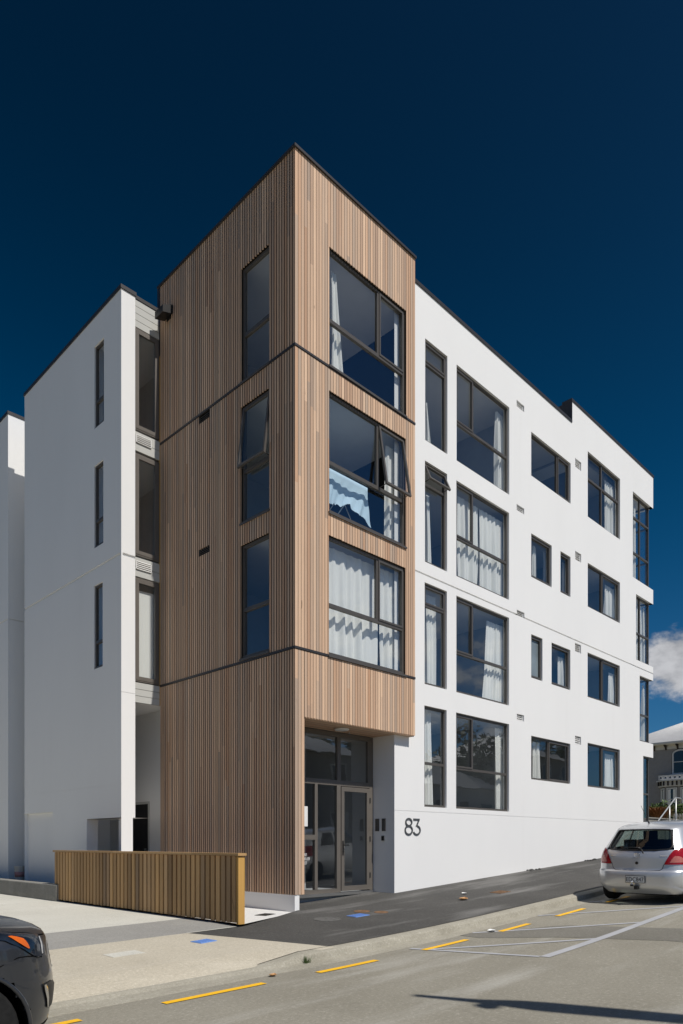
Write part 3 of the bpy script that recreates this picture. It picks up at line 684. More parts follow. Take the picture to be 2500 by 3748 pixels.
for k, zts in (('E4', (12.64, 11.41)), ('E3', (8.66,)), ('E2', (5.85,)), ('E1', (3.06,))):
    a0, _, z0, z1 = HALL[k]; a1 = 17.25; mm = [(16.45, z0 + .05, z1 - .05, .06)] if a0 < 16.3 else []
    window(W, a0, a1, z0, z1, .08, mull=mm, trans=[(z, a0 + .05, a1 - .05, .06) for z in zts])
    window(WE, YW + .145, 2.4, z0, z1, 0, mull=[(1.2, z0 + .05, z1 - .05, .06)], trans=[(z, YW + .195, 2.35, .06) for z in zts], flip=True)
T = PY(0.); DT = .05
for i, (a0, a1, z0, z1) in enumerate(cut_r[1:]):
    zt = (11.515, 8.74, 5.955)[i]; mx = (2.37, 2.355, 2.345)[i]
    if i == 1: window(T, a0, a1, z0, z1, DT, .055, mull=[(mx, zt, z1 - .05, .075)], trans=[(zt, a0 + .05, a1 - .05, .075)], gcell=[(a0 + .03, a1 - .03, z0 + .03, zt - .01), (a0 + .03, mx, zt, z1 - .03)], opened=(mx + .02, a1 - .02, zt + .02, z1 - .03, 9.5))
    else: window(T, a0, a1, z0, z1, DT, .055, mull=[(mx, zt, z1 - .05, .075)], trans=[(zt, a0 + .05, a1 - .05, .075)], sashes=[(mx + .02, a1 - .04, zt + .02, z1 - .045)])
for i, (a0, a1, z0, z1) in enumerate(cut_r[1:]):
    b = MB(); b.hexa([(a0 - .02, -.028, z0 - .05), (a1 + .02, -.028, z0 - .05), (a1 + .02, .09, z0 - .01), (a0 - .02, .09, z0 - .01), (a0 - .02, -.028, z0 - .008), (a1 + .02, -.028, z0 - .008), (a1 + .02, .09, z0 + .002), (a0 - .02, .09, z0 + .002)])
    b.build('window_sill', M['alu'], bld)
for i, (a0, a1, z0, z1) in enumerate(cut_l[:3]):
    b = MB(); b.hexa([(-.028, a1 + .02, z0 - .05), (-.028, a0 - .02, z0 - .05), (.09, a0 - .02, z0 - .01), (.09, a1 + .02, z0 - .01), (-.028, a1 + .02, z0 - .008), (-.028, a0 - .02, z0 - .008), (.09, a0 - .02, z0 + .002), (.09, a1 + .02, z0 + .002)])
    b.build('window_sill', M['alu'], bld)
TL = PX(0.)
for i, (a0, a1, z0, z1) in enumerate(cut_l[:3]):
    zt = (11.535, 8.79, 6.0)[i]
    if i == 1: window(TL, a0, a1, z0, z1, DT, .055, trans=[(zt, a0 + .05, a1 - .05, .07)], gcell=[(a0 + .03, a1 - .03, z0 + .03, zt - .01)], opened=(a0 + .02, a1 - .02, zt + .02, z1 - .03, 7), flip=True)
    else: window(TL, a0, a1, z0, z1, DT, .055, trans=[(zt, a0 + .05, a1 - .05, .07)], flip=True)
NL = PX(-1.)
for i, (a0, a1, z0, z1) in enumerate(NWIN): window(NL, a0, a1, z0, z1, .03, .05, trans=[(z0 + .62, a0 + .05, a1 - .05, .06)], flip=True)
S = PY(4.72)
for i, (z0, z1, op) in enumerate(((10.66, 12.96, 0), (7.82, 10.13, 0), (4.97, 7.32, 0))):
    window(S, -.655, -.015, z0, z1, .0, .04, .06, sashes=[(-.625, -.045, z0 + .03, z1 - .03)], mat='alu_door', sw=.085)
b = MB(); b.box(-.57, -.1, 4.83, 4.85, 5.0, 7.08); b.build('roller_blind', M['curtain'], bld)

# ---- entrance screen and door
ent = MB(); D = .79; dd = .075
def eb(x0, x1, z0, z1, off=0): ent.box(x0, x1, D - off, D + dd, z0, z1)
eb(.26, 3.02, 3.56, 3.655); eb(.26, 3.02, 2.53, 2.645); eb(.26, .33, .26, 3.56); eb(2.86, 3.02, 2.645, 3.56); eb(1.9, 2.0, 2.645, 3.56)
eb(1.245, 1.325, .34, 2.53); eb(.33, 1.245, 1.38, 1.48); eb(1.885, 2.0, .27, 2.53); eb(2.91, 3.02, .27, 2.53); eb(.33, 1.885, .265, .345)
scr = ent.build('entrance_screen', M['alu_door'], bld)
gb = MB(); y = D + .035
for q in ((.32, 1.92, 2.6, 3.6), (1.98, 2.88, 2.6, 3.6), (.32, 1.26, 1.46, 2.56), (.32, 1.26, .32, 1.40), (1.31, 1.9, .32, 2.56)): gb.quad((q[0], y, q[2]), (q[1], y, q[2]), (q[1], y, q[3]), (q[0], y, q[3]))
gb.build('glass', M['glass'], scr)
b = MB(); d0 = D - .012
b.box(2.01, 2.10, d0, D + .04, .285, 2.515); b.box(2.81, 2.9, d0, D + .04, .285, 2.515); b.box(2.10, 2.81, d0, D + .04, 2.42, 2.515); b.box(2.10, 2.81, d0, D + .04, .285, .39)
door = b.build('entrance_door', M['alu_door'], bld)
gb = MB(); gb.quad((2.09, D + .015, .38), (2.82, D + .015, .38), (2.82, D + .015, 2.43), (2.09, D + .015, 2.43)); gb.build('glass', M['glass'], door)
b = MB(); b.box(2.035, 2.07, d0 - .012, d0 - .0005, 1.05, 1.36); b.tube([(2.052, d0 - .012, 1.27), (2.052, d0 - .06, 1.27), (2.17, d0 - .062, 1.27)], .010, 8); b.lathe([(.012, 0), (.012, -.02)], (2.052, d0 - .012, 1.14), 'y', 12); b.build('door_handle', M['black'], door)
for z in (.6, 1.4, 2.25): b = MB(); b.tube([(2.905, d0 - .008, z - .06), (2.905, d0 - .008, z + .06)], .012, 8); b.build('hinge', M['black'], door)
b = MB(); b.box(.965, 1.07, y - .006, y - .003, 1.65, 2.06); b.build('paper_notice', M['paper'], scr)
b = MB()
for i, (s, w) in enumerate((('FIRE', .135), ('SPRINKLER', .33), ('INLET', .17))):
    xr = (1.045, 1.135, 1.06)[i]; add_text(b, s, .085, (xr - w, y - .004, 1.045 - i * .085), (1, 0, 0), (0, 0, 1), (0, -1, 0), .002, w)
b.build('fire_lettering', M['lettering'], scr)
b = MB(); b.box(.3, 3.0, D - .03, D + .02, .20, .262); b.build('threshold', M['steel'], bld)
b = MB(); b.box(.29, .302, 5.75, 6.60, .3, 2.27); dk = b.build('service_door', M['door_dark'], bld)
b = MB(); b.lathe([(.02, 0), (.03, -.02), (.03, -.05), (.0, -.055)], (.288, 5.82, 1.15), 'x', 12); b.build('door_handle', M['steel'], dk)
b = MB(); b.box(.285, .31, 6.6, 6.66, .27, 2.33); b.box(.285, .31, 5.69, 5.75, .27, 2.33); b.box(.285, .31, 5.75, 6.6, 2.27, 2.33); b.build('door_frame', M['panel_grey'], dk)

# ---------------------------------------------------------------- curtains and things in the windows
def curtain(name_win, a0, a1, z0, z1, Y, label, folds=None, pinch=0.0, spread=(0, 0), seed=0, mp=None):
    rnd = random.Random(hash((a0, z0)) & 9999 if not seed else seed)
    dep = Y - (YW if Y > .26 else 0); sh = lambda a: a + dep * (a + 8.7) / 9.9      # measured on the wall face, hung behind the glass
    a0, a1 = sh(a0), sh(a1); w = a1 - a0; nf = max(2, int((folds or w / .13) * .88)); ph = [rnd.uniform(0, 6.28) for _ in range(4)]
    fr_ = [rnd.uniform(.85, 1.15) for _ in range(3)]
    us = fr(0, 1, nf * 8); vs = fr(0, 1, 14)
    def f(t, v):
        # v 0 = bottom, 1 = top; folds loosen towards the hem
        amp = lerp(.050, .014, v ** 3); k = 2 * math.pi * nf * fr_[0]
        tt = t + (.012 * math.sin(5 * v + ph[3] + 4 * t) * (1 - v) + .010 * math.sin(11 * t + ph[2]) + .006 * math.sin(23 * t + ph[1])) * min(1, 1.2 / w) * 1.6
        d = amp * (.75 + .45 * math.sin(7.3 * t + ph[1]) * math.sin(3.1 * t + ph[0])) * (math.sin(k * tt + ph[0]) + .45 * math.sin(k * .53 * tt + ph[1] + v * 1.1) + .18 * math.sin(k * 2.1 * tt + ph[2])) + (.012 * math.sin(60 * tt * w / .13 * .3) if v > .95 else 0)
        lo = a0 + spread[0] * (1 - v) ** 1.3 + pinch * math.sin(math.pi * (1 - v)) * 0; hi = a1 + spread[1] * (1 - v) ** 1.3
        zz = lerp(z0 + .012 * math.sin(k * tt * .5 + ph[1]), z1, v)
        return (lerp(lo, hi, tt), Y + d, zz)
    b = MB(); b.grid(f, us, vs); o = b.build('curtain', M['curtain'], smooth=True)
    tag(o, label, 'curtain', 'white curtains behind the windows'); return o
CY, CT = YW + .225, .245
tops = {4: 12.85, 3: 10.06, 2: 7.28, 1: 4.47}; bots = {4: 10.5, 3: 7.72, 2: 4.93, 1: 2.12}
curtain('T', .93, 1.07, 10.62, 12.72, CT, 'narrow white curtain gathered at the left edge of the top window in the timber tower', 2, spread=(0, .2))
curtain('T', 2.55, 3.02, 7.76, 9.92, CT + .012, 'white curtain bunched behind the open sash in the middle window of the timber tower', 5)
curtain('T', .80, 2.28, 5.02, 7.20, CT, 'wide white curtain closed across the left of the lowest window in the timber tower', 9)
curtain('T', 2.36, 3.04, 5.00, 7.20, CT, 'white curtain closed across the right of the lowest window in the timber tower', 5)
curtain('A', 4.13, 4.16, 10.55, 11.6, CY, 'sliver of white curtain at the lower left of the top slim window', 1, spread=(0, .12))
curtain('A', 4.12, 4.24, 7.76, 9.45, CY, 'slim white curtain at the left edge under the open awning sash of the slim window', 2, spread=(0, .06))
curtain('A', 4.11, 4.46, 4.98, 7.12, CY, 'white curtain drawn to the left of the slim window just under the wall groove', 4)
curtain('A', 4.10, 4.34, 2.18, 4.36, CY, 'white curtain drawn left in the slim window above the house number', 3, spread=(0, .08))
curtain('B', 7.06, 7.46, 10.55, 12.70, CY, 'white curtain drawn to the right of the top wide window next to the slim windows', 4)
curtain('B', 5.36, 6.22, 7.76, 9.86, CY, 'white curtain closed over the left half of the wide window just above the wall groove', 6)
curtain('B', 6.26, 7.46, 7.76, 9.86, CY, 'white curtain closed over the right half of the wide window just above the wall groove', 9)
curtain('B', 6.62, 7.44, 5.02, 7.08, CY, 'white curtain hanging in the middle of the wide window just below the wall groove', 7, spread=(-.16, 0))
curtain('B', 6.98, 7.33, 2.18, 4.34, CY, 'white curtain gathered right in the lowest wide window right of the house number', 3, spread=(0, .05))
curtain('C', 8.90, 9.05, 8.68, 9.72, CY, 'thin white curtain at the left of the square window above the wall groove', 2)
curtain('C', 9.48, 9.72, 8.68, 9.72, CY, 'white curtain at the right of the square window above the wall groove', 3)
curtain('C', 10.56, 10.80, 8.68, 9.74, CY, 'white curtain in the small slot window above the wall groove', 3)
curtain('C', 10.34, 10.86, 5.90, 6.86, CY, 'bunched white curtain in the square window below the wall groove', 5)
curtain('C', 8.87, 9.26, 3.10, 4.18, CY, 'white curtain drawn left in the lowest two pane window between the small vents', 4, spread=(0, .05))
curtain('D', 13.42, 14.10, 11.48, 13.26, CY, 'white curtain in the right half of the four pane window on the top floor', 7)
curtain('D', 13.44, 14.08, 8.70, 9.82, CY, 'white curtain in the right pane of the two pane window above the wall groove', 6)
curtain('D', 13.72, 14.12, 5.88, 6.98, CY, 'white curtain in the right pane of the two pane window below the wall groove', 5)
curtain('D', 13.42, 14.12, 3.10, 4.25, CY, 'white curtain in the right pane of the lowest window near the building end', 7)
curtain('E', 15.72, 15.84, 10.52, 13.2, YW + .22, 'sliver of white curtain at the left of the tall top corner window', 1)
curtain('E', 15.98, 16.36, 7.74, 9.80, YW + .22, 'white curtain left of the post in the corner window below the tallest one', 4)
curtain('E', 16.50, 16.66, 7.74, 9.80, YW + .22, 'white curtain right of the post in the corner window below the tallest one', 2, spread=(0, .12))
curtain('E', 16.50, 16.64, 4.93, 7.0, YW + .22, 'white curtain hanging beside the post of the corner window second from the bottom', 2, spread=(0, .16))
# clothes airer with a sheet thrown over it
air = thing('clothes_airer', (1.35, .6, 7.69), 'wire clothes airer under a pale blue sheet in the middle timber tower window', 'clothes airer')
b = MB(); z0 = 7.69
for y in (.36, .84):
    b.tube([(1.25, y, z0), (2.05, y, 8.78)], .011, 6); b.tube([(2.1, y, z0), (1.3, y, 8.78)], .011, 6)
for x in fr(.88, 2.28, 5): b.tube([(x, .30, 8.78), (x, .95, 8.78)], .005, 6)
for y in (.30, .95): b.tube([(.86, y, 8.78), (2.3, y, 8.78)], .008, 6)
b.tube([(.86, .33, 8.78), (.6, .33, 8.9)], .008, 6)
b.build('rack', M['steel'], air)
b = MB(); rn = random.Random(4)
hem = [rn.uniform(-.06, .06) for _ in range(60)]
def sheet(t, v):
    x = lerp(.80, 2.28, t) + .05 * (1 - v if v < 1 else 0) * math.sin(9 * t)
    i = t * 24; drop = pw([(0, .86), (.15, .80), (.3, .64), (.45, .72), (.6, .60), (.75, .70), (.88, .68), (1, .84)])(t) + hem[int(i)] * .6
    if v <= 1: h = (1 - v); return (x, .275 - .05 * h - .04 * math.sin(17 * t + 4 * h + 2 * math.sin(6 * t)) * h - .022 * math.sin(41 * t + 9 * h) * h, 8.795 - drop * h)
    return (x, lerp(.275, .97, v - 1), 8.798 - .018 * math.sin(math.pi * (v - 1) * 4))
b.grid(sheet, fr(0, 1, 48), fr(0, 1, 10) + fr(1.1, 2, 6))
tag(b.build('bed_sheet', M['sheet'], smooth=True), 'pale blue bed sheet draped over the clothes airer in the timber tower', 'sheet')
b = MB(); b.box(5.45, 6.3, .55, .95, 10.46, 10.86); b.box(5.45, 6.3, .95, 1.1, 10.46, 11.1)
tag(b.build('low_couch', M['paper']), 'low white couch seen at the foot of the top wide window', 'couch')
b = MB(); add_text(b, 'H', .36, (12.34, YW + .32, 5.90), (1, 0, 0), (0, .12, .99), (0, -1, 0), .05)
tag(b.build('letter_ornament', M['lettering']), 'white standing letter ornament on the sill of the two pane window below the groove', 'ornament')
b = MB(); b.box(10.0, 10.42, 1.2, 1.24, 2.07, 3.95)
tag(b.build('cupboard_door', M['paper']), 'pale cupboard door standing inside the lowest two pane window', 'door')

# ---------------------------------------------------------------- fixtures on the walls
num = thing('house_number', (3.64, YW, 1.49), 'dark grey house number 83 fixed to the white wall by the entrance', 'house number')
b = MB(); yb = YW - .018
def ring(cx, cz, rx, rz, a0=0, a1=360, n=40, w=.036):
    pts = [(cx + rx * math.cos(R(lerp(a0, a1, i / n))), cz + rz * math.sin(R(lerp(a0, a1, i / n)))) for i in range(n + 1)]
    for i in range(n):
        p, q = pts[i], pts[i + 1]; da = (p[0] - cx, (p[1] - cz) * rx / rz); db = (q[0] - cx, (q[1] - cz) * rx / rz)
        def off(pt, d, s): L = math.hypot(*d); return (pt[0] + d[0] / L * s * w / 2, pt[1] + d[1] / L * s * w / 2)
        A, B, Cc, Dd = off(p, da, -1), off(q, db, -1), off(q, db, 1), off(p, da, 1)
        b.hexa([(A[0], yb, A[1]), (B[0], yb, B[1]), (B[0], yb + .016, B[1]), (A[0], yb + .016, A[1]), (Dd[0], yb, Dd[1]), (Cc[0], yb, Cc[1]), (Cc[0], yb + .016, Cc[1]), (Dd[0], yb + .016, Dd[1])])
ring(3.51, 1.598, .123, .094); yb -= .002; ring(3.51, 1.775, .102, .078); yb += .002
b.build('digit', M['numeral'], num)
b = MB(); ring(3.79, 1.600, .123, .096, -155, 78)
b.box(3.675, 3.89, yb, yb + .016, 1.825, 1.861); b.bar((3.875, yb + .008, 1.84), (3.785, yb + .0085, 1.69), .016, .034, (0, 0, 1)) if False else b.hexa([(3.762, yb + .001, 1.69), (3.803, yb + .001, 1.69), (3.803, yb + .015, 1.69), (3.762, yb + .015, 1.69), (3.852, yb + .001, 1.83), (3.893, yb + .001, 1.83), (3.893, yb + .015, 1.83), (3.852, yb + .015, 1.83)])
b.build('digit', M['numeral'], num)
for i, (y0, y1, lab) in enumerate(((.61, .715, 'tall dark intercom panel nearest the entrance door'), (.42, .52, 'tall dark intercom panel with a camera eye nearer the wall corner'))):
    t = thing('intercom_panel', (3.03, (y0 + y1) / 2, 1.57), lab, 'intercom', 'intercom panels in the entrance recess')
    b = MB(); b.box(3.012, 3.03, y0, y1, 1.575, 1.85); b.build('face_plate', M['alu'], t)
    b = MB()
    for k in range(6): b.box(3.006, 3.0125, y0 + .025, y0 + .075, 1.60 + k * .036, 1.618 + k * .036)
    b.build('button', M['numeral'], t)
    if i: b = MB(); b.lathe([(.012, 0), (.012, -.006)], (3.012, y0 + .05, 1.825), 'x', 14); b.build('camera_eye', M['black'], t)
t = thing('card_reader', (3.03, .48, 1.36), 'small keypad with a steel surround under the intercom panels', 'keypad')
b = MB(); b.box(3.0, 3.03, .435, .525, 1.36, 1.475); b.build('housing', M['steel'], t)
b = MB(); b.box(2.994, 2.9995, .445, .515, 1.37, 1.465); b.build('keys', M['black'], t)
t = thing('ceiling_light', (1.63, .395, 3.667), 'round white light on the timber soffit over the entrance', 'light')
b = MB(); b.lathe([(.12, 0), (.148, -.004), (.152, -.02), (.14, -.04), (.10, -.048), (.0, -.05)], (1.63, .395, 3.666), 'z', 32); b.build('diffuser', M['lamp_white'], t, smooth=True)
b = MB(); b.lathe([(.01, 0), (.01, -.03), (.022, -.032), (.022, -.038), (.006, -.05)], (2.07, .60, 3.666), 'z', 12)
tag(b.build('sprinkler_head', M['steel']), 'small sprinkler head on the timber soffit beside the round light', 'sprinkler')
t = thing('flood_light', (0, 4.33, 13.2), 'black box flood light high on the timber cladding near its left edge', 'flood light')
b = MB(); b.hexa([(-.26, 4.50, 13.22), (-.26, 4.16, 13.22), (-.01, 4.16, 13.30), (-.01, 4.50, 13.30), (-.26, 4.50, 13.38), (-.26, 4.16, 13.38), (-.01, 4.16, 13.50), (-.01, 4.50, 13.50)]); b.build('lamp_body', M['black'], t)
b = MB(); b.box(-.012, -.001, 4.25, 4.41, 13.24, 13.56); b.build('bracket', M['black'], t)

# ---------------------------------------------------------------- timber fence and low wall
fen = thing('timber_fence', (-1.81, 2.7, 0), 'low board and batten timber fence with a flat cap in front of the entry', 'fence')
b = MB(); FY0, FY1 = -.70, 6.13; n = round((FY1 - FY0) / .145); p = (FY1 - FY0) / n
for i in range(n):
    b.cur = (random.random() * .12, random.random() * .5, random.random() * .9); y0 = FY0 + i * p  # back boards toned dark: shade between the battens painted in
    b.box(-1.841, -1.825, y0 + .001, y0 + p - .001, .035, 1.105)
    b.cur = (min(1, max(0, random.gauss(.62, .28))), random.random() * .75, random.random() * .7)
    z = .035 + random.uniform(-.006, .006)
    b.box(-1.866, -1.842, y0 + .024, y0 + p - .022, z, 1.104)
for i in range(n):
    b.cur = (random.random(), random.random() * .6, random.random() * .6); y0 = FY0 + i * p; b.box(-1.765, -1.745, y0 + .004, y0 + p - .004, .035, 1.105)
b.build('boards', M['pine'], fen)
b = MB(); b.cur = (.6, .2, .3); b.box(-1.868, -1.742, -.752, -.702, .015, 1.098); b.build('end_post', M['pine_end'], fen)
b = MB()
ys = [-.775, .55, 1.95, 3.4, 4.8, 6.16]
for y0, y1 in zip(ys, ys[1:]): b.cur = (random.uniform(.5, 1), .3 + .4 * random.random(), random.random() * .5); b.box(-1.89, -1.72, y0 + .001, y1 - .001, 1.109, 1.150)
b.build('cap_rail', M['pine'], fen)
b = MB(); b.cur = (.3, .4, .4); b.box(-1.824, -1.766, -.70, 6.12, .08, .17); b.box(-1.824, -1.766, -.70, 6.12, .92, 1.0); b.build('rail', M['pine'], fen)
b = MB()
rn = random.Random(9)
ysw = fr(5.9, 19, 40)
def lw(y, k):
    j = .006 * rn.uniform(-1, 1); x0 = -1.90 - .02; return [(x0 + .012, y, -.1), (x0 + j, y, .10), (x0 + j * .6, y, .355), (x0 + .012, y, .372), (-1.72, y, .375), (-1.70, y, .2)][k]
b.loft([[lw(y, k) for k in range(6)] for y in ysw], False, False); b.quad(*[lw(5.9, k) for k in range(6)])
tag(b.build('retaining_wall', M['wall_conc']), 'low chipped concrete wall running left from behind the timber fence', 'wall')
t = thing('paint_bucket', (-1.25, 9.55, .27), 'white plastic bucket with a pink label standing behind the low concrete wall', 'bucket')
b = MB(); b.lathe([(.12, 0), (.145, .36), (.152, .37), (.152, .40), (.14, .40)], (-.99, 10.42, .27), 'z', 20); b.build('tub', M['bucket'], t, smooth=True, auto=40)
b = MB(); b.lathe([(.132, .10), (.141, .24)], (-.99, 10.42, .27), 'z', 20); b.build('paper_band', M['bucket_label'], t, smooth=True)

# ---------------------------------------------------------------- covers and litter on the ground
def cover_rect(x0, x1, y0, y1, zf, m, name, label, cat, rot=0, ribs=0, h=.008):
    b = MB(); cx, cy = (x0 + x1) / 2, (y0 + y1) / 2
    def P(x, y, dz): c, s = math.cos(R(rot)), math.sin(R(rot)); X = cx + (x - cx) * c - (y - cy) * s; Y = cy + (x - cx) * s + (y - cy) * c; return (X, Y, zf(X, Y) + dz)
    b.hexa([P(x0, y0, -.01), P(x1, y0, -.01), P(x1, y1, -.01), P(x0, y1, -.01), P(x0, y0, h), P(x1, y0, h), P(x1, y1, h), P(x0, y1, h)])
    for i in range(ribs):
        u = lerp(x0, x1, (i + .5) / ribs); e = .008
        b.hexa([P(u - e, y0 + .02, h), P(u + e, y0 + .02, h), P(u + e, y1 - .02, h), P(u - e, y1 - .02, h), P(u - e, y0 + .02, h + .005), P(u + e, y0 + .02, h + .005), P(u + e, y1 - .02, h + .005), P(u - e, y1 - .02, h + .005)])
    return tag(b.build(name, m), label, cat)
def cover_disc(x, y, r, zf, m, name, label, cat):
    b = MB(); n = 28
    rg = lambda rr, dz: [(x + rr * math.cos(6.2832 * k / n), y + rr * math.sin(6.2832 * k / n), zf(x + rr * math.cos(6.2832 * k / n), y + rr * math.sin(6.2832 * k / n)) + dz) for k in range(n)]
    rr = [rg(r, -.01), rg(r, .006), rg(r * .86, .006), rg(r * .84, .003), rg(r * .45, .005), rg(r * .43, .003)]; b.loft(rr); b.quad(*rr[-1])
    return tag(b.build(name, m), label, cat)
cover_rect(.17, .52, -1.40, -1.16, zfoot, M['blue'], 'utility_cover', 'bright blue painted cover in the black footpath before the entrance', 'utility cover', 0, 7)
cover_disc(.74, -1.0, .15, zfoot, M['rust'], 'manhole_cover', 'rusty round cover closest to the entrance door', 'manhole cover')
cover_disc(.90, -1.33, .13, zfoot, M['rust'], 'manhole_cover', 'rusty round cover right of the blue cover on the footpath', 'manhole cover')
cover_disc(-.29, -1.15, .24, zfoot, M['patchgrey'], 'manhole_cover', 'large grey round cover left of the blue cover on the footpath', 'manhole cover')
cover_rect(4.25, 4.65, -1.72, -1.45, zfoot, M['rust'], 'utility_cover', 'brown rectangular cover in the footpath right of the house number', 'utility cover', 0, 3)
zc = lambda x, y: zfoot(x, y) + .004
cover_rect(-3.16, -2.86, -1.58, -1.36, zc, M['blue'], 'utility_cover', 'small blue cover in the beige crossing in front of the fence', 'utility cover', 8, 6)
cover_rect(-4.5, -4.05, -1.70, -1.44, zc, M['concrete'], 'concrete_lid', 'pale concrete lid set in the beige crossing near the dark car', 'concrete lid', 3, 0, .004)
cover_rect(-.80, -.45, -.02, .22, lambda x, y: .02, M['iron'], 'drain_grate', 'dark drain grate in the white pad behind the fence end', 'drain grate', 20, 5)
rl = random.Random(21)
def dead_leaf(x, y, zf, s, rot, label, m='dead', name='dry_leaf', cat='leaf', group='litter on the ground'):
    b = MB(); pts = []
    us = fr(0, 1, 8); c, si = math.cos(rot), math.sin(rot)
    def f(u, v):
        w = math.sin(math.pi * min(1, u * 1.02)) ** .8 * .42 * s * v; l = (u - .5) * s
        h = .02 + .35 * s * (abs(v) ** 1.5) * .5 + .22 * s * (u - .5) ** 2 * 2
        X, Y = x + l * c - w * si, y + l * si + w * c; return (X, Y, zf(X, Y) + h * .6)
    b.grid(f, us, fr(-1, 1, 4)); b.grid(lambda u, v: tuple(a - (0, 0, .004)[i] for i, a in enumerate(f(u, v))), us, fr(-1, 1, 4))
    return tag(b.build(name, M[m], smooth=True), label, cat, group)
dead_leaf(3.05, -1.62, zfoot, .22, .3, 'curled orange dry leaf on the black footpath below the house number')
dead_leaf(3.75, -1.15, zfoot, .13, 1.2, 'flat pale scrap on the black footpath right of the dry leaf', 'paper', 'paper_scrap', 'litter')
dead_leaf(.95, -3.62, lambda x, y: zroad(x, y), .16, .8, 'white crumpled scrap in the gutter by the middle of the kerb', 'paper', 'paper_scrap', 'litter')
dead_leaf(-3.42, -3.47, lambda x, y: zroad(x, y), .11, .5, 'orange dry leaf in the gutter below the beige crossing')
# weed tuft at the kerb joint
b = MB(); rw = random.Random(3)
for i in range(46):
    a = rw.uniform(0, 6.28); r = rw.uniform(0, .05); h = rw.uniform(.05, .12); x, y = -2.62 + r * math.cos(a), KY - .13 + r * math.sin(a) * .5; z = zroad(x, y) + .01; l = rw.uniform(.02, .07)
    b.quad((x - .004, y, z), (x + .004, y, z), (x + l * math.cos(a), y + l * math.sin(a) * .6, z + h))
tag(b.build('weed_tuft', M['leaf']), 'small weed tuft growing at the kerb joint beside the beige crossing', 'weed')
b = MB()
for cx_, cz_ in ((8.7, .575), (12.2, .785)):
    for i in range(16):
        x, y, s = cx_ + rl.uniform(-.28, .28), .10 - rl.uniform(0, .14), rl.uniform(.015, .045); z = zfoot(x, y)
        b.hexa([(x - s, y - s, z - .01), (x + s, y - s, z - .01), (x + s, y + s, z - .01), (x - s, y + s, z - .01), (x - s * .6, y - s * .5, z + s), (x + s * .5, y - s * .6, z + s * .8), (x + s * .6, y + s * .5, z + s), (x - s * .5, y + s * .6, z + s * .9)])
tag(b.build('asphalt_crumbs', M['black_asphalt']), 'dark broken asphalt crumbs along the foot of the white wall', 'rubble', None, 'stuff')

# ---------------------------------------------------------------- cars
class Car:
    """stacked plan outlines: rear, front and half width as functions of height"""
    def __init__(s, rear, front, width, bow_r, cor_r, bow_f, cor_f):
        s.re, s.fr, s.w = pw(rear), pw(front), pw(width); s.br, s.cr, s.bf, s.cf = bow_r, cor_r, bow_f, cor_f
    def dr(s, t): q = max(0, (t - .68) / .32); return s.br * t * t + s.cr * (1 - math.sqrt(max(0, 1 - q * q)))
    def df(s, t): q = max(0, (t - .5) / .5); return s.bf * t * t + s.cf * (1 - math.sqrt(max(0, 1 - q * q)))
    def rear_pt(s, u, z, off=0):          # u in [-1,1] across the tail, |u|>1 runs along the flank in metres
        sg = 1 if u >= 0 else -1; a = abs(u); w = s.w(z)
        if a <= 1: return Vector((s.re(z) + s.dr(a), sg * a * w, z))
        return Vector((s.re(z) + s.dr(1) + a - 1, sg * w, z))
    def front_pt(s, u, z, off=0):
        sg = 1 if u >= 0 else -1; a = abs(u); w = s.w(z)
        if a <= 1: return Vector((s.fr(z) - s.df(a), sg * a * w, z))
        return Vector((s.fr(z) - s.df(1) - (a - 1), sg * w, z))
    def side_pt(s, x, z, sg): return Vector((x, sg * s.w(z), z))
    def loop(s, z, nr=10, ns=90, nf=14, inset=0):
        w = s.w(z) - inset; L = []
        ur = [math.sin(math.pi / 2 * i / nr) for i in range(nr + 1)]
        x0, x1 = s.re(z) + s.dr(1), s.fr(z) - s.df(1)
        half = [(s.re(z) + inset + s.dr(u), u * w) for u in ur] + [(lerp(x0, x1, i / ns), w) for i in range(1, ns)] + [(s.fr(z) - inset - s.df(math.sin(math.pi / 2 * (nf - i) / nf)), w * math.sin(math.pi / 2 * (nf - i) / nf)) for i in range(nf + 1)]
        return [(x, y, z) for x, y in half] + [(x, -y, z) for x, y in half[::-1][1:-1]]
def patch(fn, rows, n, off, b, sign=1):
    """rows: (z, u0, u1); surface grid lifted off along its normal"""
    def P(u, z):
        p = fn(u, z); e = 1e-3; a = fn(u + e, z) - p; c = fn(u, z + e) - p; nn = a.cross(c)
        if nn.length < 1e-12: return p
        nn.normalize(); return p + nn * off * sign
    for zi in range(len(rows) - 1):
        pass
    b.loft([[tuple(P(lerp(u0, u1, k / n), z)) for k in range(n + 1)] for z, u0, u1 in rows], False, False)
def wheel(parent, x, y, r, wdt, sg, name='wheel', spokes=5, nice=True):
    b = MB(); h = wdt / 2
    b.lathe([(r * .62, -h), (r * .93, -h), (r * .99, -h * .7), (r, -h * .35), (r, h * .35), (r * .99, h * .7), (r * .93, h), (r * .62, h)], (x, y, r), 'y', 36)
    wo = b.build('wheel', M['tyre'], parent, local=True, smooth=True, auto=40)
    b = MB(); o = sg * h
    for i in range(spokes * (2 if nice else 1)):
        a = 2 * math.pi * i / (spokes * (2 if nice else 1)); b.bar((x, y + o * .62, r), (x + r * .6 * math.cos(a), y + o * .74, r + r * .6 * math.sin(a)), r * .13, .02, (0, 1, 0))
    b.tube([(x + r * .62 * math.cos(2 * math.pi * k / 32), y + o * .8, r + r * .62 * math.sin(2 * math.pi * k / 32)) for k in range(32)], r * .035, 6, True)
    b.lathe([(r * .62, 0), (r * .61, .01)], (x, y + o * .2, r), 'y', 32); b.lathe([(r * .14, -.012), (r * .14, .012)], (x, y + o * .72, r), 'y', 16)
    b.build('rim', M['alloy'], wo, local=True)
    return wo
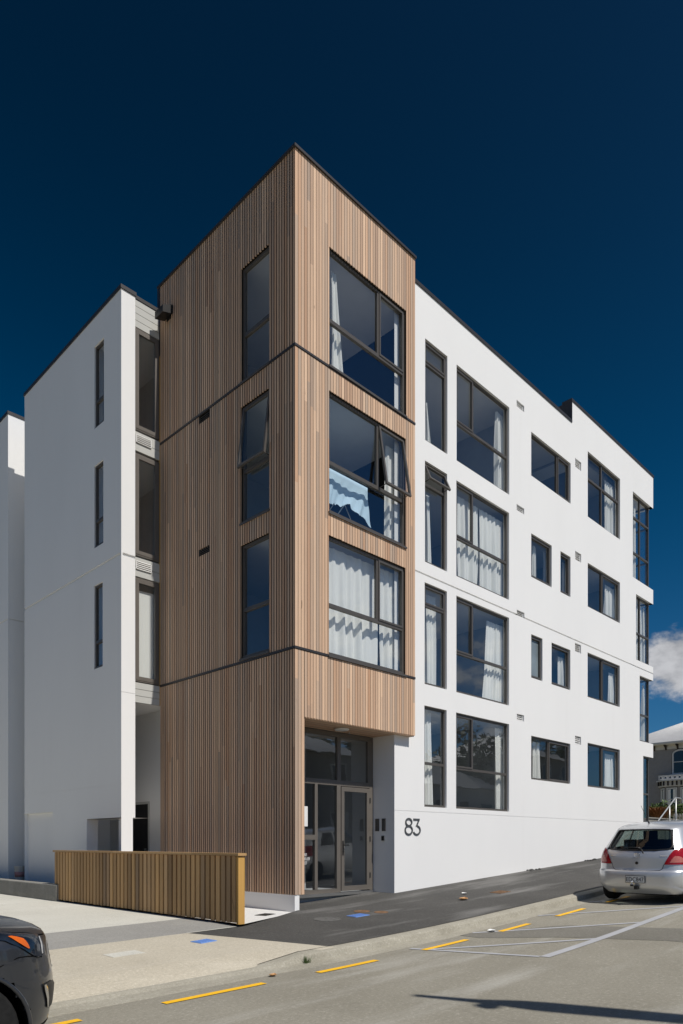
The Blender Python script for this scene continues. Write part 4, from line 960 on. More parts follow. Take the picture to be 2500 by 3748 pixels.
def car_body(car, zs, root, mat, arches, holefn, top_z, name='body', floor_z=None):
    b = MB(); loops = [car.loop(z) for z in zs]; n = len(loops[0]); base = 0
    for L in loops: b.v += L
    for i in range(len(zs) - 1):
        for k in range(n):
            ids = (i * n + k, i * n + (k + 1) % n, (i + 1) * n + (k + 1) % n, (i + 1) * n + k)
            cxx = sum(b.v[q][0] for q in ids) / 4; cy = sum(b.v[q][1] for q in ids) / 4; cz = sum(b.v[q][2] for q in ids) / 4
            if any(math.hypot(cxx - ax, cz - az) < ar and abs(cy) > .45 for ax, az, ar in arches): continue
            if holefn(cxx, cy, cz, k): continue
            b.f.append(ids); b.t.append(b.cur); b.mi.append(0)
    top = loops[-1]; c0 = (sum(p[0] for p in top) / n, 0, top[0][2] + .004); o = (len(zs) - 1) * n; b.v.append(c0); ci = len(b.v) - 1
    for k in range(n): b.f.append((o + k, o + (k + 1) % n, ci)); b.t.append(b.cur); b.mi.append(0)
    return b.build(name, mat, root, local=True, smooth=True, auto=50)
def arch_trim(car, root, mat, arches, z_lo):
    for ax, az, ar in arches:
        for sg in (1, -1):
            b = MB(); wl_ = MB(); pts = []
            for k in range(25):
                a = math.pi * k / 24; z = max(az + ar * math.sin(a), z_lo); pts.append((ax + ar * math.cos(a), sg * (car.w(z) - .006), z))
            b.tube(pts, .016, 6)
            pts2 = [(x, sg * .45, z) for x, y, z in pts]
            wl_.loft([pts, pts2], False, False); wl_.quad(*[(ax + ar * math.cos(math.pi * k / 12), sg * .45, az + ar * math.sin(math.pi * k / 12)) for k in range(13)] + [(ax - ar, sg * .45, z_lo - .02), (ax + ar, sg * .45, z_lo - .02)])
            b.build('arch_lip', mat, root, local=True, smooth=True); wl_.build('wheel_well', M['well'], root, local=True)

# --- silver hatchback
hat = thing('parked_hatchback', (0, 0, 0), 'silver five door hatchback parked at the kerb seen from behind', 'car')
H = Car([(.20, .16), (.28, .07), (.36, .015), (.5, .0), (.58, .004), (.635, .025), (.65, .055), (.68, .066), (.90, .095), (1.0, .13), (1.04, .155), (1.2, .275), (1.38, .42), (1.42, .455), (1.45, .50), (1.48, .59), (1.505, .70), (1.525, .84), (1.535, .98)],
        [(.20, 3.58), (.4, 3.74), (.55, 3.74), (.7, 3.66), (.8, 3.50), (.9, 3.25), (.97, 3.02), (1.04, 2.92), (1.2, 2.70), (1.38, 2.46), (1.45, 2.35), (1.505, 2.22), (1.535, 2.08)],
        [(.20, .75), (.3, .81), (.42, .84), (.6, .848), (.75, .846), (.9, .83), (1.0, .805), (1.04, .79), (1.2, .725), (1.38, .655), (1.43, .63), (1.47, .59), (1.505, .50), (1.525, .38), (1.535, .20)], .085, .30, .16, .45)
ARC = [(.66, .285, .335), (3.12, .285, .335)]
NR = 10
def hhole(x, y, z, k):
    if not 1.035 < z < 1.40: return False
    n = len(H.loop(.5)); i = k if k < n / 2 else n - 1 - k
    if i < 5.2: return True                                  # rear screen
    t = (z - 1.035) / .365
    if lerp(.95, 1.15, t) < x < lerp(2.55, 2.0, t) and not (lerp(1.52, 1.52, t) < x < 1.60): return True
    if i > n / 2 - 12 and x > 1.9: return True
    return False
ZS = [.20, .24, .28, .32, .36, .40, .44, .48, .52, .56, .60, .62, .635, .65, .665, .68, .72, .76, .80, .84, .88, .92, .96, 1.0, 1.035, 1.08, 1.12, 1.16, 1.2, 1.24, 1.28, 1.32, 1.36, 1.40, 1.42, 1.435, 1.45, 1.465, 1.48, 1.493, 1.505, 1.515, 1.525, 1.531, 1.535]
car_body(H, ZS, hat, M['silver'], ARC, hhole, 1.53)
b = MB(); b.loft([H.loop(z, inset=.012) for z in (1.02, 1.06, 1.1, 1.15, 1.2, 1.25, 1.3, 1.35, 1.41)]); b.build('window_glass', M['glass_car'], hat, local=True, smooth=True)
arch_trim(H, hat, M['silver'], ARC, .22)
b = MB(); b.box(.3, 3.5, -.6, .6, .17, .24); b.tube([(.2, .42, .20), (.55, .40, .22)], .07, 10); b.build('underbody', M['well'], hat, local=True)
for x in (.66, 3.12):
    for sg in (1, -1): wheel(hat, x, sg * .735, .285, .185, sg)
for sg in (1, -1):          # tail lamps
    b = MB(); f = lambda u, z, s_=sg: H.rear_pt(s_ * u, z)
    rows = [(.765, .60, 1.03), (.79, .60, 1.10), (.83, .625, 1.13), (.88, .66, 1.125), (.93, .70, 1.10), (.98, .745, 1.07), (1.02, .79, 1.035), (1.045, .84, 1.0), (1.055, .89, .97)]
    patch(f, rows, 14, .009, b, -sg); b.v = [tuple(v) for v in b.v]
    tl = b.build('tail_lamp', M['redlens'], hat, local=True, smooth=True)
    b = MB(); patch(f, [(.80, .70, .93), (.83, .72, .93), (.87, .75, .925), (.90, .78, .90), (.915, .80, .86)], 8, .012, b, -sg); b.build('indicator', M['pinklens'], tl, local=True, smooth=True)
b = MB()                    # rubber surround of the rear screen
edge = [(u, z) for u, z in [(-.70, 1.045), (-.4, 1.025), (0, 1.02), (.4, 1.025), (.70, 1.045), (.765, 1.075), (.78, 1.12), (.78, 1.25), (.77, 1.36), (.73, 1.395), (.4, 1.402), (0, 1.405), (-.4, 1.402), (-.73, 1.395), (-.77, 1.36), (-.78, 1.25), (-.78, 1.12), (-.765, 1.075)]]
b.tube([H.rear_pt(u, z) + Vector((-.001, 0, 0)) for u, z in edge], .016, 6, True); b.build('screen_seal', M['black'], hat, local=True, smooth=True)
b = MB()                    # gap round the tailgate
ed = [(-.79, 1.05), (-.70, .93), (-.61, .80), (-.575, .755), (-.55, .69), (-.50, .655), (-.3, .645), (0, .642), (.3, .645), (.50, .655), (.55, .69), (.575, .755), (.61, .80), (.70, .93), (.79, 1.05)]
b.tube([H.rear_pt(u, z) + Vector((.002, 0, 0)) for u, z in ed], .0055, 6); b.build('tailgate_gap', M['well'], hat, local=True)
b = MB(); b.tube([H.rear_pt(.14, .975) + Vector((-.02, 0, 0)), H.rear_pt(.14, .99) + Vector((-.04, 0, 0)), H.rear_pt(.09, 1.05) + Vector((-.03, 0, 0)), H.rear_pt(-.02, 1.075) + Vector((-.022, 0, 0))], .012, 8)
b.tube([H.rear_pt(.05, 1.07) + Vector((-.018, 0, 0)), H.rear_pt(-.2, 1.08) + Vector((-.018, 0, 0)), H.rear_pt(-.46, 1.055) + Vector((-.014, 0, 0))], [.013, .011, .006], 6)
b.v = [(x, -y, z) for x, y, z in b.v]; b.f = [f[::-1] for f in b.f]; b.build('rear_wiper', M['black'], hat, local=True, smooth=True)
b = MB()                    # emblem: nested ovals
def oval(ry, rz, cz, r=.0055): b.tube([(H.re(.935) - .012, ry * math.cos(6.2832 * k / 28), cz + rz * math.sin(6.2832 * k / 28)) for k in range(28)], r, 6, True)
oval(.062, .042, .935); oval(.022, .036, .938, .004); oval(.043, .015, .953, .004); b.build('emblem', M['chrome'], hat, local=True, smooth=True)
b = MB(); b.lathe([(.028, -.012), (.03, .0), (.018, .004)], (H.re(.79) - .004, 0, .79), 'x', 18); b.build('lock', M['black'], hat, local=True)
b = MB()
for y0, y1 in ((.42, .53), (-.55, -.41)):
    for k in range(5): yy = lerp(y0, y1, k / 5); p = H.rear_pt(yy / H.w(.925), .925); b.box(p.x - .008, p.x + .004, yy, yy + .014, .918, .932)
b.build('badge', M['chrome'], hat, local=True)
b = MB()                    # recess for the plate
patch(lambda u, z: H.rear_pt(u, z), [(.40, -.38, .40), (.42, -.40, .42), (.565, -.40, .42), (.58, -.38, .40)], 10, .003, b, 1); b.build('plate_recess', M['panel_grey'], hat, local=True)
b = MB(); xp = -.022; b.box(xp, xp + .014, -.185, .185, .418, .558); pl = b.build('number_plate', M['black'], hat, local=True)
b = MB(); b.box(xp - .003, xp - .0005, -.176, .176, .427, .549); b.build('plate_face', M['plate_white'], pl, local=True)
b = MB(); add_text(b, 'EDC847', .115, (xp - .005, .165, .448), (0, -1, 0), (0, 0, 1), (-1, 0, 0), .002, .33); b.build('plate_lettering', M['black'], pl, local=True)
b = MB(); b.box(-.06, .10, -.05, .01, .30, .36); b.tube([(-.10, .03, .375), (-.10, .03, .40)], .03, 10); b.bar((.1, -.02, .345), (-.12, .03, .372), .06, .018); tb = b.build('tow_bar', M['black'], hat, local=True)
b = MB(); b.tube([(-.10, .03, .38), (-.10, .03, .42)], .014, 10); b.lathe([(.001, -.025), (.018, -.018), (.025, 0), (.018, .018), (.001, .025)], (-.10, .03, .445), 'z', 14); b.build('tow_ball', M['chrome'], tb, local=True, smooth=True)
b = MB(); b.tube([(.80, .02, 1.49), (.76, .03, 1.53), (.735, .042, 1.58)], [.024, .013, .006], 8); b.tube([(.735, .042, 1.58), (.62, .115, 1.87)], .0035, 6); b.build('aerial', M['black'], hat, local=True)
b = MB()
for y in (.36, -.36):
    b.box(1.55, 1.75, y - .24, y + .24, .35, 1.15); b.box(1.62, 1.72, y - .13, y + .13, 1.15, 1.33); b.box(1.7, 2.2, y - .24, y + .24, .35, .55)
b.box(.62, .78, -.62, .62, .5, 1.06); b.box(2.6, 2.85, -.7, .7, .6, .97)
for y in (.38, -.38): b.box(.66, .74, y - .11, y + .11, 1.06, 1.2)
b.build('seats', M['seat'], hat, local=True)
b = MB()
for sg in (1, -1): b.hexa([(2.35, sg * .80, .98), (2.47, sg * .80, .98), (2.47, sg * .97, .98), (2.35, sg * .95, .98), (2.36, sg * .80, 1.10), (2.46, sg * .80, 1.10), (2.46, sg * .96, 1.09), (2.36, sg * .94, 1.09)])
b.build('wing_mirror', M['silver'], hat, local=True)
for sg in (1, -1):
    b = MB(); patch(lambda u, z, s_=sg: H.front_pt(s_ * u, z), [(.60, .62, .98), (.70, .56, 1.05), (.80, .60, 1.1), (.86, .70, 1.12)], 10, .006, b, sg); b.build('headlight', M['clearlens'], hat, local=True, smooth=True)
b = MB()                    # flank seams
for sg in (1, -1):
    for x0, x1 in ((1.56, 1.56), (2.55, 2.58), (.98, 1.0)): b.tube([(lerp(x0, x1, t), sg * (H.w(z) + .0), z) for t, z in ((0, .32), (.3, .5), (.6, .8), (1, 1.03))], .005, 5)
    for x in (1.7, 2.6 - 1.45): p = H.side_pt(x, .86, sg); b.tube([(x, p.y + sg * .02, .86), (x + .17, p.y + sg * .02, .865)], .012, 6)
b.build('door_seam', M['panel_grey'], hat, local=True)
rx, ry = 4.76, -4.36
slope = math.atan(.06)
hat.location = (rx, ry, zroad(rx, ry) + .0); hat.rotation_euler = (0, -slope, R(-.5))

# --- dark SUV at the left edge of the picture
suv = thing('parked_suv', (0, 0, 0), 'charcoal SUV parked at the kerb, only its front corner with an orange reflector in view', 'car')
S_ = Car([(.28, .25), (.5, .05), (.7, .0), (.95, .06), (1.05, .10), (1.5, .5), (1.68, .8), (1.72, 1.2)],
        [(.27, 4.47), (.36, 4.52), (.5, 4.55), (.62, 4.555), (.7, 4.545), (.74, 4.535), (.80, 4.525), (.86, 4.515), (.93, 4.505), (.96, 4.495), (.99, 4.475), (1.02, 4.43), (1.05, 4.35), (1.08, 4.22), (1.11, 4.04), (1.14, 3.78), (1.17, 3.42), (1.22, 3.2), (1.4, 2.95), (1.6, 2.72), (1.72, 2.5)],
        [(.27, .88), (.36, .915), (.6, .925), (.85, .92), (.93, .91), (.96, .90), (.99, .885), (1.02, .865), (1.05, .845), (1.08, .825), (1.11, .81), (1.17, .80), (1.22, .79), (1.4, .70), (1.6, .62), (1.68, .5), (1.72, .3)], .10, .35, .20, .34)
SA = [(.95, .37, .43), (3.74, .37, .43)]
ZS2 = [.27, .30, .33, .36, .40, .45, .50, .55, .60, .65, .70, .74, .77, .80, .83, .86, .90, .93, .96, .975, .99, 1.005, 1.02, 1.035, 1.05, 1.065, 1.08, 1.095, 1.11, 1.125, 1.14, 1.155, 1.17, 1.19, 1.22, 1.3, 1.4, 1.5, 1.6, 1.68, 1.72]
def shole(x, y, z, k): return 1.22 < z < 1.58 and (abs(y) > .3 and .8 < x < 2.6 or x > 2.4)
car_body(S_, ZS2, suv, M['charcoal'], SA, shole, 1.7)
b = MB(); b.loft([S_.loop(z, inset=.014) for z in (1.2, 1.3, 1.4, 1.5, 1.61)]); b.build('window_glass', M['glass_car'], suv, local=True, smooth=True)
arch_trim(S_, suv, M['charcoal'], SA, .29)
b = MB(); b.box(.5, 4.3, -.7, .7, .22, .34); b.build('underbody', M['well'], suv, local=True)
for x in (.95, 3.74):
    for sg in (1, -1): wheel(suv, x, sg * .80, .37, .235, sg)
for sg in (1, -1):
    f = lambda u, z, s_=sg: S_.front_pt(s_ * u, z)
    b = MB(); patch(f, [(.832, .825, .87), (.85, .80, .90), (.88, .79, .93), (.91, .785, .952), (.955, .785, .985), (.975, .795, .992), (.99, .865, 1.005), (1.01, .93, 1.01), (1.028, .965, 1.01)], 40, .008, b, sg)
    hl = b.build('headlight', M['darklens'], suv, local=True, smooth=True)
    b = MB(); patch(f, [(.905, .922, .930), (.925, .925, .947), (.94, .928, .958), (.955, .931, .966), (.97, .935, .972), (.985, .952, .976), (.995, .968, .979)], 12, .014, b, sg); b.build('side_reflector', M['amber'], hl, local=True, smooth=True)
    b = MB(); patch(f, [(.848, .815, .83), (.88, .808, .826), (.92, .802, .822), (.962, .80, .815)], 6, .012, b, sg); b.build('projector_lamp', M['clearlens'], hl, local=True, smooth=True)
    b = MB(); patch(f, [(.45, .66, .78), (.47, .63, .80), (.55, .61, .838), (.60, .63, .862), (.638, .72, .868)], 20, .007, b, sg); fg = b.build('fog_lamp_recess', M['black'], suv, local=True, smooth=True)
    b = MB(); patch(f, [(.46, .783, .797), (.53, .80, .828), (.60, .822, .858), (.632, .842, .862)], 10, .012, b, sg); b.build('fog_lamp_trim', M['chrome'], fg, local=True, smooth=True)
    b = MB(); patch(f, [(.27, .0, 1.05), (.30, .0, 1.06), (.345, .0, 1.06)], 40, .007, b, sg); b.build('bumper_skirt', M['numeral'], suv, local=True, smooth=True)
    b = MB(); b.tube([f(u, z) for u, z in ((.82, .826), (.86, .832), (.90, .846), (.935, .855), (.975, .858), (1.015, .815), (1.06, .77))], .0045, 5); b.tube([f(u, z) for u, z in ((.0, .955), (.4, .96), (.7, .965), (.79, .975), (.87, 1.0), (.95, 1.022), (1.0, 1.045), (1.3, 1.07))], .006, 5); b.build('panel_gap', M['well'], suv, local=True)
b = MB(); patch(lambda u, z: S_.front_pt(u, z), [(.66, -.50, .50), (.75, -.54, .54), (.90, -.52, .52)], 16, .005, b, 1); gr = b.build('grille', M['black'], suv, local=True)
b = MB()
for z in (.70, .78, .86): b.tube([S_.front_pt(u, z) + Vector((.006, 0, 0)) for u in fr(-.48, .48, 8)], .012, 6)
b.build('grille_bar', M['chrome'], gr, local=True)
b = MB()
for sg in (1, -1): b.hexa([(2.75, sg * .77, 1.10), (2.92, sg * .77, 1.10), (2.92, sg * 1.06, 1.10), (2.75, sg * 1.04, 1.10), (2.76, sg * .77, 1.25), (2.9, sg * .85, 1.25), (2.9, sg * 1.05, 1.24), (2.76, sg * 1.03, 1.24)])
b.build('wing_mirror', M['charcoal'], suv, local=True)
sxp, syp = -6.37, -4.08
suv.location = (-10.965, syp, zroad(-6.965, syp) - .03); suv.rotation_euler = (0, 0, 0)

# ---------------------------------------------------------------- beyond the far end: steps, rail, plants, villa
b = MB(); b.box(17.9, 21.5, .5, 6, .6, 2.16); b.box(21.5, 52.4, -.5, 20, .6, 2.2); b.box(30, 80, 2, 40, 1, 3.3)
tag(b.build('terrace_ground', M['terrain']), kind='structure')
b = MB(); b.box(17.7, 20.6, .46, .62, .9, 2.22); b.box(17.6, 20.7, .42, .66, 2.221, 2.26)
tag(b.build('garden_wall', M['wall_conc']), 'pale concrete garden wall beyond the far corner of the white building', 'wall')
t = thing('handrail', (19.3, .3, 1.2), 'galvanised steel handrail rising beyond the parked silver hatchback', 'handrail')
b = MB(); b.tube([(17.7, .3, 1.85), (18.14, .3, 2.06), (19.94, .3, 3.03), (20.02, .3, 3.06), (20.12, .3, 3.07), (20.5, .3, 3.07), (20.6, .3, 3.05), (20.62, .3, 2.9)], .028, 10); b.build('rail_tube', M['galv'], t, smooth=True)
for x, z in ((19.4, 2.72), (20.06, 3.04)):
    b = MB(); b.tube([(x, .3, 1.2), (x, .3, z)], .028, 10); b.build('post', M['galv'], t, smooth=True)
# leaf clumps
def leaves(mb, c, rad, n, size, rn, shell=.35, squash=1):
    for i in range(n):
        d = Vector((rn.gauss(0, 1), rn.gauss(0, 1), rn.gauss(0, 1))).normalized(); r = (shell + (1 - shell) * rn.random() ** .5)
        p = Vector(c) + Vector((d.x * rad[0], d.y * rad[1], d.z * rad[2])) * r
        a = Vector((rn.gauss(0, 1), rn.gauss(0, 1), rn.gauss(0, .7))).normalized(); q = a.cross(d + Vector((0, 0, .3))); q = q.normalized() if q.length > .01 else Vector((1, 0, 0))
        s = size * rn.uniform(.6, 1.4); mb.quad(p - a * s, p - q * s * .45, p + a * s, p + q * s * .45)
rg = random.Random(5)
b = MB()
for i in range(700):
    a = rg.uniform(0, 6.28); r0 = rg.uniform(0, .3); h = rg.uniform(.5, .95); l = rg.uniform(.1, .55); w = .012
    x, y = 22.1 + r0 * math.cos(a), 1.75 + r0 * math.sin(a); n_ = 4; pr = None
    pts = [Vector((x + l * math.cos(a) * t * t, y + l * math.sin(a) * t * t, 2.15 + h * (t - .25 * t * t))) for t in fr(0, 1, 3)]
    e = Vector((-math.sin(a), math.cos(a), 0)) * w
    for p, q in zip(pts, pts[1:]): b.quad(p - e, p + e, q + e * .6, q - e * .6)
tag(b.build('red_grass', M['redgrass']), 'red brown tussock of ornamental grass by the far corner of the white building', 'plant')
for i, (x, y, s, lab) in enumerate(((24.3, 2.35, .55, 'round green shrub next to the red brown grass'), (24.6, 1.45, .62, 'green leafy shrub behind the handrail posts'), (25.0, .4, .7, 'green leafy shrub at the right edge of the picture over the picket fence'))):
    t = thing('shrub', (x, y, 2.15), lab, 'shrub', 'green shrubs in front of the villa'); b = MB()
    for k in range(7): leaves(b, (x + rg.uniform(-.3, .3), y + rg.uniform(-.4, .4), 2.6 + rg.uniform(-.25, .35)), (.32, .34, .3), 90, .075, rg)
    b.build('foliage', M['leaf'], t)
    b = MB()
    for k in range(5): b.tube([(x, y, 2.15), (x + rg.uniform(-.3, .3), y + rg.uniform(-.3, .3), 2.75)], .012, 5)
    b.build('stem', M['bark'], t)
t = thing('picket_fence', (23, .2, 2.15), 'white picket fence behind the handrail at the right edge', 'fence')
b = MB()
for i in range(26):
    y = -1.5 + i * .115; b.extrude_poly([(23, y, 2.2), (23, y + .075, 2.2), (23, y + .075, 2.52), (23, y + .0375, 2.57), (23, y, 2.52)], (.018, 0, 0))
b.build('picket', M['villa_trim'], t); b = MB(); b.box(23.02, 23.06, -1.5, 1.48, 2.28, 2.33); b.box(23.02, 23.06, -1.5, 1.48, 2.44, 2.48); b.build('rail', M['villa_trim'], t)

VX = 53.0
vil = thing('villa', (VX, 9.5, 3.3), 'grey weatherboard villa with white trim and a pale iron roof behind the silver hatchback', 'house')
b = MB(); z = 3.3
while z < 9.35:
    b.hexa([(VX - .03, 17, z), (VX - .03, 3, z), (VX + .1, 3, z), (VX + .1, 17, z), (VX - .005, 17, z + .2), (VX - .005, 3, z + .2), (VX + .1, 3, z + .2), (VX + .1, 17, z + .2)]); z += .2
b.box(VX + .1, VX + 11, 3, 17, 3.2, 9.3); b.build('wall', M['villa_wall'], vil)
b = MB(); ex, ez = VX - .55, 9.72
A = (ex, 17.5, ez); B_ = (ex, 2.5, ez); Cc = (VX + 11.5, 2.5, ez); Dd = (VX + 11.5, 17.5, ez); r1 = (VX + 5.5, 11.5, 12.6); r0 = (VX + 5.5, 8.5, 12.6)
def slope_grid(p, q, r, s, n):
    P, Q, Rr, Ss = Vector(p), Vector(q), Vector(r), Vector(s); L = int((Q - P).length / .1)
    for i in range(0, L):
        a, c = i / L, (i + 1) / L
        up = Vector((0, 0, .02 if i % 2 else 0)); un = Vector((0, 0, 0 if i % 2 else .02))
        b.quad(P.lerp(Q, a) + un, P.lerp(Q, c) + up, Ss.lerp(Rr, c) + up, Ss.lerp(Rr, a) + un)
slope_grid(A, B_, r0, r1, 0); slope_grid(B_, Cc, r0, r0, 0); slope_grid(Cc, Dd, r1, r0, 0); slope_grid(Dd, A, r1, r1, 0)
rf = b.build('roof', M['roof_iron'], vil)
b = MB(); b.box(ex - .08, ex, 2.4, 17.6, 9.62, 9.76); b.box(ex, VX, 2.5, 17.5, 9.55, 9.62); b.box(VX - .07, VX, 2.9, 17.1, 9.2, 9.55); b.build('eave', M['villa_trim'], vil)
for i in range(9):
    y = 16.4 - i * .95; b = MB(); b.extrude_poly([(VX - .46, y, 9.55), (VX - .46, y, 9.46), (VX - .25, y, 9.38), (VX - .1, y, 9.16), (VX - .071, y, 9.14), (VX - .071, y, 9.55)], (0, .12, 0)); b.build('eave_bracket', M['villa_dark'], vil)
def arch_window(yc, w, z0, z1):
    b = MB(); zs_ = z1 - .25
    def prof(e, zt): return [(VX, yc - w / 2 - e, z0 - e * .5)] + [(VX, yc - w / 2 - e, zs_)] + [(VX, yc - (w / 2 + e) * math.cos(math.pi * k / 10), zs_ + (.25 + e) * math.sin(math.pi * k / 10)) for k in range(1, 10)] + [(VX, yc + w / 2 + e, zs_), (VX, yc + w / 2 + e, z0 - e * .5)]
    b.extrude_poly([(VX - .05, y, z) for x, y, z in prof(.20, 0)], (.04, 0, 0)); dk_ = b.build('window', M['villa_dark'], vil)
    b = MB(); b.extrude_poly([(VX - .09, y, z) for x, y, z in prof(.15, 0)], (.039, 0, 0)); b.build('frame', M['villa_trim'], dk_)
    b = MB(); b.extrude_poly([(VX - .10, y, z) for x, y, z in prof(0, 0)], (.009, 0, 0)); b.build('pane', M['darklens'], dk_)
    b = MB(); b.box(VX - .125, VX - .101, yc - w / 2, yc + w / 2, (z0 + z1) / 2 - .03, (z0 + z1) / 2 + .03); b.box(VX - .16, VX - .06, yc - w / 2 - .25, yc + w / 2 + .25, z0 - .17, z0 - .08); b.build('sash_bar', M['villa_trim'], dk_)
arch_window(11.45, 1.15, 7.15, 8.98); arch_window(7.0, 1.15, 7.15, 8.98)
bay = MB(); plan = [(VX, 13.1), (VX - .75, 12.45), (VX - .75, 10.3), (VX, 9.6)]
bay.extrude_poly([(x, y, 3.3) for x, y in plan], (0, 0, 3.15)); bo = bay.build('bay_window', M['villa_wall'], vil)
b = MB(); plan2 = [(VX, 13.5), (VX - 1.0, 12.65), (VX - 1.0, 10.1), (VX, 9.2)]; b.extrude_poly([(x, y, 6.45) for x, y in plan2], (0, 0, .12)); b.extrude_poly([(lerp(VX, x, .85), lerp(11.4, y, .93), 6.0) for x, y in plan2], (0, 0, .445)); b.build('bay_roof', M['villa_trim'], bo)
b = MB()
for i in range(7): y = 12.5 - i * .35; b.box(VX - .99, VX - .80, y, y + .09, 6.08, 6.44)
for i in range(2): t_ = .25 + i * .4; b.box(VX - .35 - i * .3, VX - .18 - i * .3, 13.15 - i * .3, 13.25 - i * .3, 6.1, 6.44)
b.build('bay_bracket', M['villa_dark'], bo)
b = MB()        # pierced parapet
for i in range(10):
    y0, y1 = 13.05 - i * .38, 13.05 - (i + 1) * .38; x = VX - .72
    n = 16; o = [(y1 if math.cos(a) < 0 else y0) for a in ()]
    yc = (y0 + y1) / 2
    b.box(x, x + .05, y1, y0, 6.57, 6.64); b.box(x, x + .05, y1, y0, 6.88, 6.96); b.box(x, x + .05, y0 - .06, y0 + .0, 6.64, 6.88); b.box(x, x + .05, y1, y1 + .06, 6.64, 6.88)
    b.tube([(x + .025, yc + .115 * math.cos(6.2832 * k / 14), 6.76 + .115 * math.sin(6.2832 * k / 14)) for k in range(14)], .035, 5, True)
b.build('parapet', M['villa_trim'], bo)
def bay_light(p, q, z0, z1):
    P, Q = Vector((*p, 0)), Vector((*q, 0)); d = (Q - P).normalized(); n_ = Vector((d.y, -d.x, 0)); n_ = -n_ if n_.x > 0 else n_
    def bx(b, a, c, w0, w1, o0, o1):
        X = [P + d * a + n_ * o0, P + d * c + n_ * o0, P + d * c + n_ * o1, P + d * a + n_ * o1]
        b.hexa([(v.x, v.y, w0) for v in X] + [(v.x, v.y, w1) for v in X])
    L = (Q - P).length; b = MB(); bx(b, .08, L - .08, z0, z1, .01, .03); o = b.build('window', M['villa_dark'], bo)
    b = MB()
    for a, c, w0, w1 in ((.1, .2, z0 + .05, z1 - .05), (L - .2, L - .1, z0 + .05, z1 - .05), (.2, L - .2, z1 - .17, z1 - .05), (.2, L - .2, z0 + .05, z0 + .14), (.2, L - .2, (z0 + z1) / 2 - .03, (z0 + z1) / 2 + .03)): bx(b, a, c, w0, w1, .031, .075)
    b.build('frame', M['villa_trim'], o)
    b = MB(); bx(b, .2, L - .2, z0 + .14, z1 - .17, .031, .04); b.build('pane', M['darklens'], o)
    b = MB(); bx(b, .22, .22 + .2 * L, z0 + .2, z1 - .2, .041, .046); bx(b, L - .22 - .2 * L, L - .22, z0 + .2, z1 - .2, .041, .046); b.build('net_curtain', M['curtain'], o)
bay_light(plan[0], plan[1], 3.9, 5.95); bay_light((VX - .75, 12.45), (VX - .75, 11.4), 3.9, 5.95); bay_light((VX - .75, 11.35), (VX - .75, 10.3), 3.9, 5.95)

# ---------------------------------------------------------------- across the street: what the glass mirrors and what throws the shadow on the road
lx, ly = -2.06, -14.10
st = thing('street_lamp', (lx, ly, 0), 'galvanised street lamp across the road whose arm shades the asphalt', 'street lamp')
zb = zroad(-2.2, -13.4)
b = MB(); b.tube([(lx, ly, zb), (lx, ly, zb + 4), (lx, ly, zb + 7.4)], [.13, .12, .11], 12); b.build('pole', M['galv'], st, smooth=True)
b = MB(); b.tube([(lx, ly, zb + 7.3), (lx - .3, ly + 1.0, zb + 7.68), (lx - .60, ly + 2.05, zb + 7.75), (lx - .66, ly + 2.3, zb + 7.75), (lx - .75, ly + 2.62, zb + 7.75)], [.16, .17, .19, .16, .07], 10); b.build('arm', M['galv'], st, smooth=True)
def lpt(t, o, z): return (lx - .60 - .34 * t - o * .96, ly + 2.1 + 1.15 * t - o * .29, zb + z)
b = MB(); b.hexa([lpt(.3, -.05, 7.68), lpt(.3, .10, 7.68), lpt(1, .05, 7.72), lpt(1, -.04, 7.72), lpt(.3, -.05, 7.84), lpt(.3, .10, 7.84), lpt(1, .05, 7.80), lpt(1, -.04, 7.80)]); b.build('lamp_head', M['galv'], st)
b = MB(); b.lathe([(.02, 0), (.08, -.05), (.10, -.16), (.02, -.2)], lpt(.42, .17, 7.78), 'z', 12); b.bar(lpt(.40, .05, 7.76), lpt(.42, .17, 7.76), .05, .05); b.build('light_sensor', M['black'], st)
h2 = copy_tree(hat); tag(h2, 'silver hatchback parked across the street, mirrored in the entrance glass'); h2.location = (10.2, -11.2, zroad(10.2, -11.2)); h2.rotation_euler = (0, slope, R(180)); 
for o in (hat, h2): o['group'] = 'silver hatchbacks'
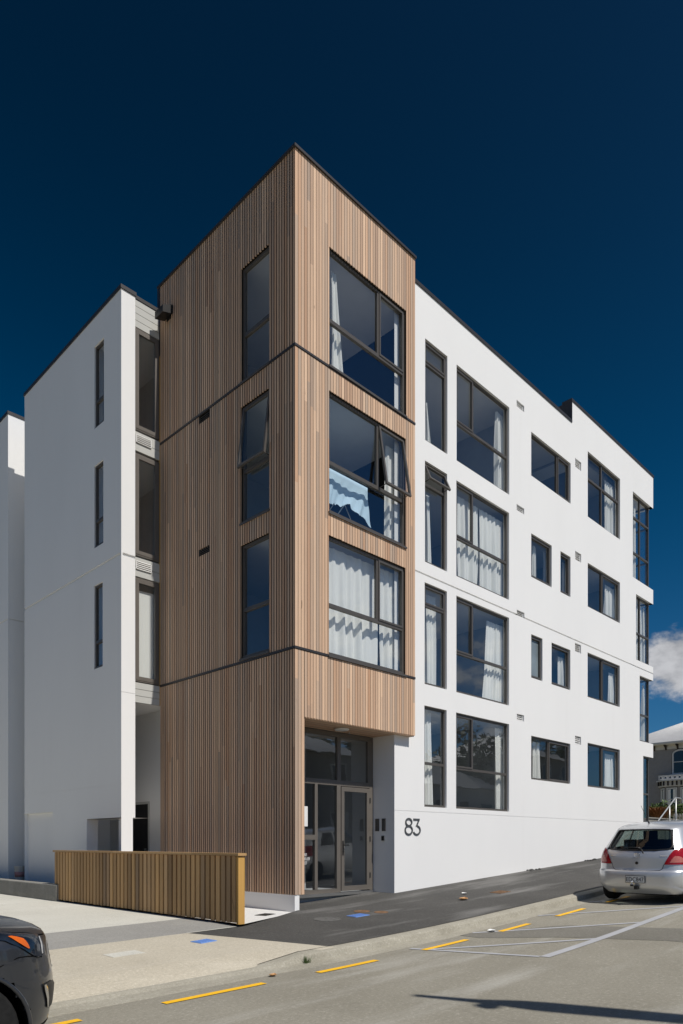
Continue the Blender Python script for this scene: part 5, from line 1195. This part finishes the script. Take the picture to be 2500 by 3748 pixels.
def far_house(x, y, w, d, h, lab, mat, rot):
    z0 = g(x) - .2; t = thing('timber_house', (x, y, z0), lab, 'house', 'houses across the street'); b = MB()
    zz = z0
    while zz < z0 + h - .1: b.hexa([(x, y + .03, zz), (x + w, y + .03, zz), (x + w, y - d, zz), (x, y - d, zz), (x, y, zz + .2), (x + w, y, zz + .2), (x + w, y - d, zz + .2), (x, y - d, zz + .2)]); zz += .2
    b.build('wall', M[mat], t)
    b = MB(); A = (x - .5, y + .5, z0 + h); B = (x + w + .5, y + .5, z0 + h); Cq = (x + w + .5, y - d - .5, z0 + h); Dq = (x - .5, y - d - .5, z0 + h); r0 = (x + w * .3, y - d / 2, z0 + h + 2.2); r1 = (x + w * .7, y - d / 2, z0 + h + 2.2)
    b.quad(A, B, r1, r0); b.quad(B, Cq, r1); b.quad(Cq, Dq, r0, r1); b.quad(Dq, A, r0); b.quad(Dq, Cq, B, A); b.build('roof', M['roof_iron'], t)
    for k in range(3):
        for lv in (0, 1):
            if z0 + 1 + lv * 3 + 1.6 > z0 + h: continue
            b = MB(); xx = x + w * (k + .5) / 3; b.box(xx - .7, xx + .7, y + .02, y + .06, z0 + .9 + lv * 3, z0 + 2.7 + lv * 3); wv = b.build('window', M['villa_trim'], t)
            b = MB(); b.box(xx - .55, xx + .55, y + .061, y + .065, z0 + 1.0 + lv * 3, z0 + 2.6 + lv * 3); b.build('pane', M['darklens'], wv)
far_house(11, -19, 13, 9, 6.2, 'two storey grey timber house across the street mirrored in the entrance glass', 'villa_wall', 0)
far_house(28, -18, 8, 7, 3.6, 'low cream timber house across the street under the trees', 'villa_trim', 0)
far_house(42, -20, 10, 9, 6.2, 'far two storey timber house up the street on the opposite side', 'villa_wall', 0)
def tree(x, y, h, r, lab, seed):
    rn = random.Random(seed); z0 = g(x) - .3; t = thing('broadleaf_tree', (x, y, z0), lab, 'tree', 'trees across the street')
    b = MB(); b.tube([(x, y, z0), (x + .1, y, z0 + h * .3), (x - .1, y + .1, z0 + h * .6)], [.28, .2, .1], 8)
    for k in range(5): a = rn.uniform(0, 6.28); b.tube([(x, y, z0 + h * .35), (x + r * .6 * math.cos(a), y + r * .6 * math.sin(a), z0 + h * .65)], [.1, .03], 6)
    b.build('trunk', M['bark'], t); b = MB()
    for k in range(16): leaves(b, (x + rn.gauss(0, r * .42), y + rn.gauss(0, r * .42), z0 + h * rn.uniform(.4, .92)), (r * .4, r * .4, r * .33), 130, .22, rn, .3)
    b.build('crown', M['leaf_dark'], t)
tree(29.5, -27, 9, 3.2, 'dark tree between the grey and the cream house across the street', 11); tree(25.2, -27, 10, 3.2, 'tall dark tree behind the cream house across the street', 12)
tree(37.5, -22, 9, 3.6, 'dark tree right of the cream house across the street', 13); tree(54, -24, 11, 4.2, 'large dark tree at the upper end of the opposite side', 14); tree(4, -27, 7, 3.2, 'dark tree left of the grey house across the street', 15)

far_house(-27, 18, 11, 14, 9.0, 'neighbouring timber house beyond the driveway on the left', 'villa_wall', 0)
tree(-24, -1, 9, 3.6, 'dark tree beyond the driveway left of the dark car', 16); tree(-30, 3.0, 11, 4.2, 'tall dark tree behind the neighbouring house', 17)
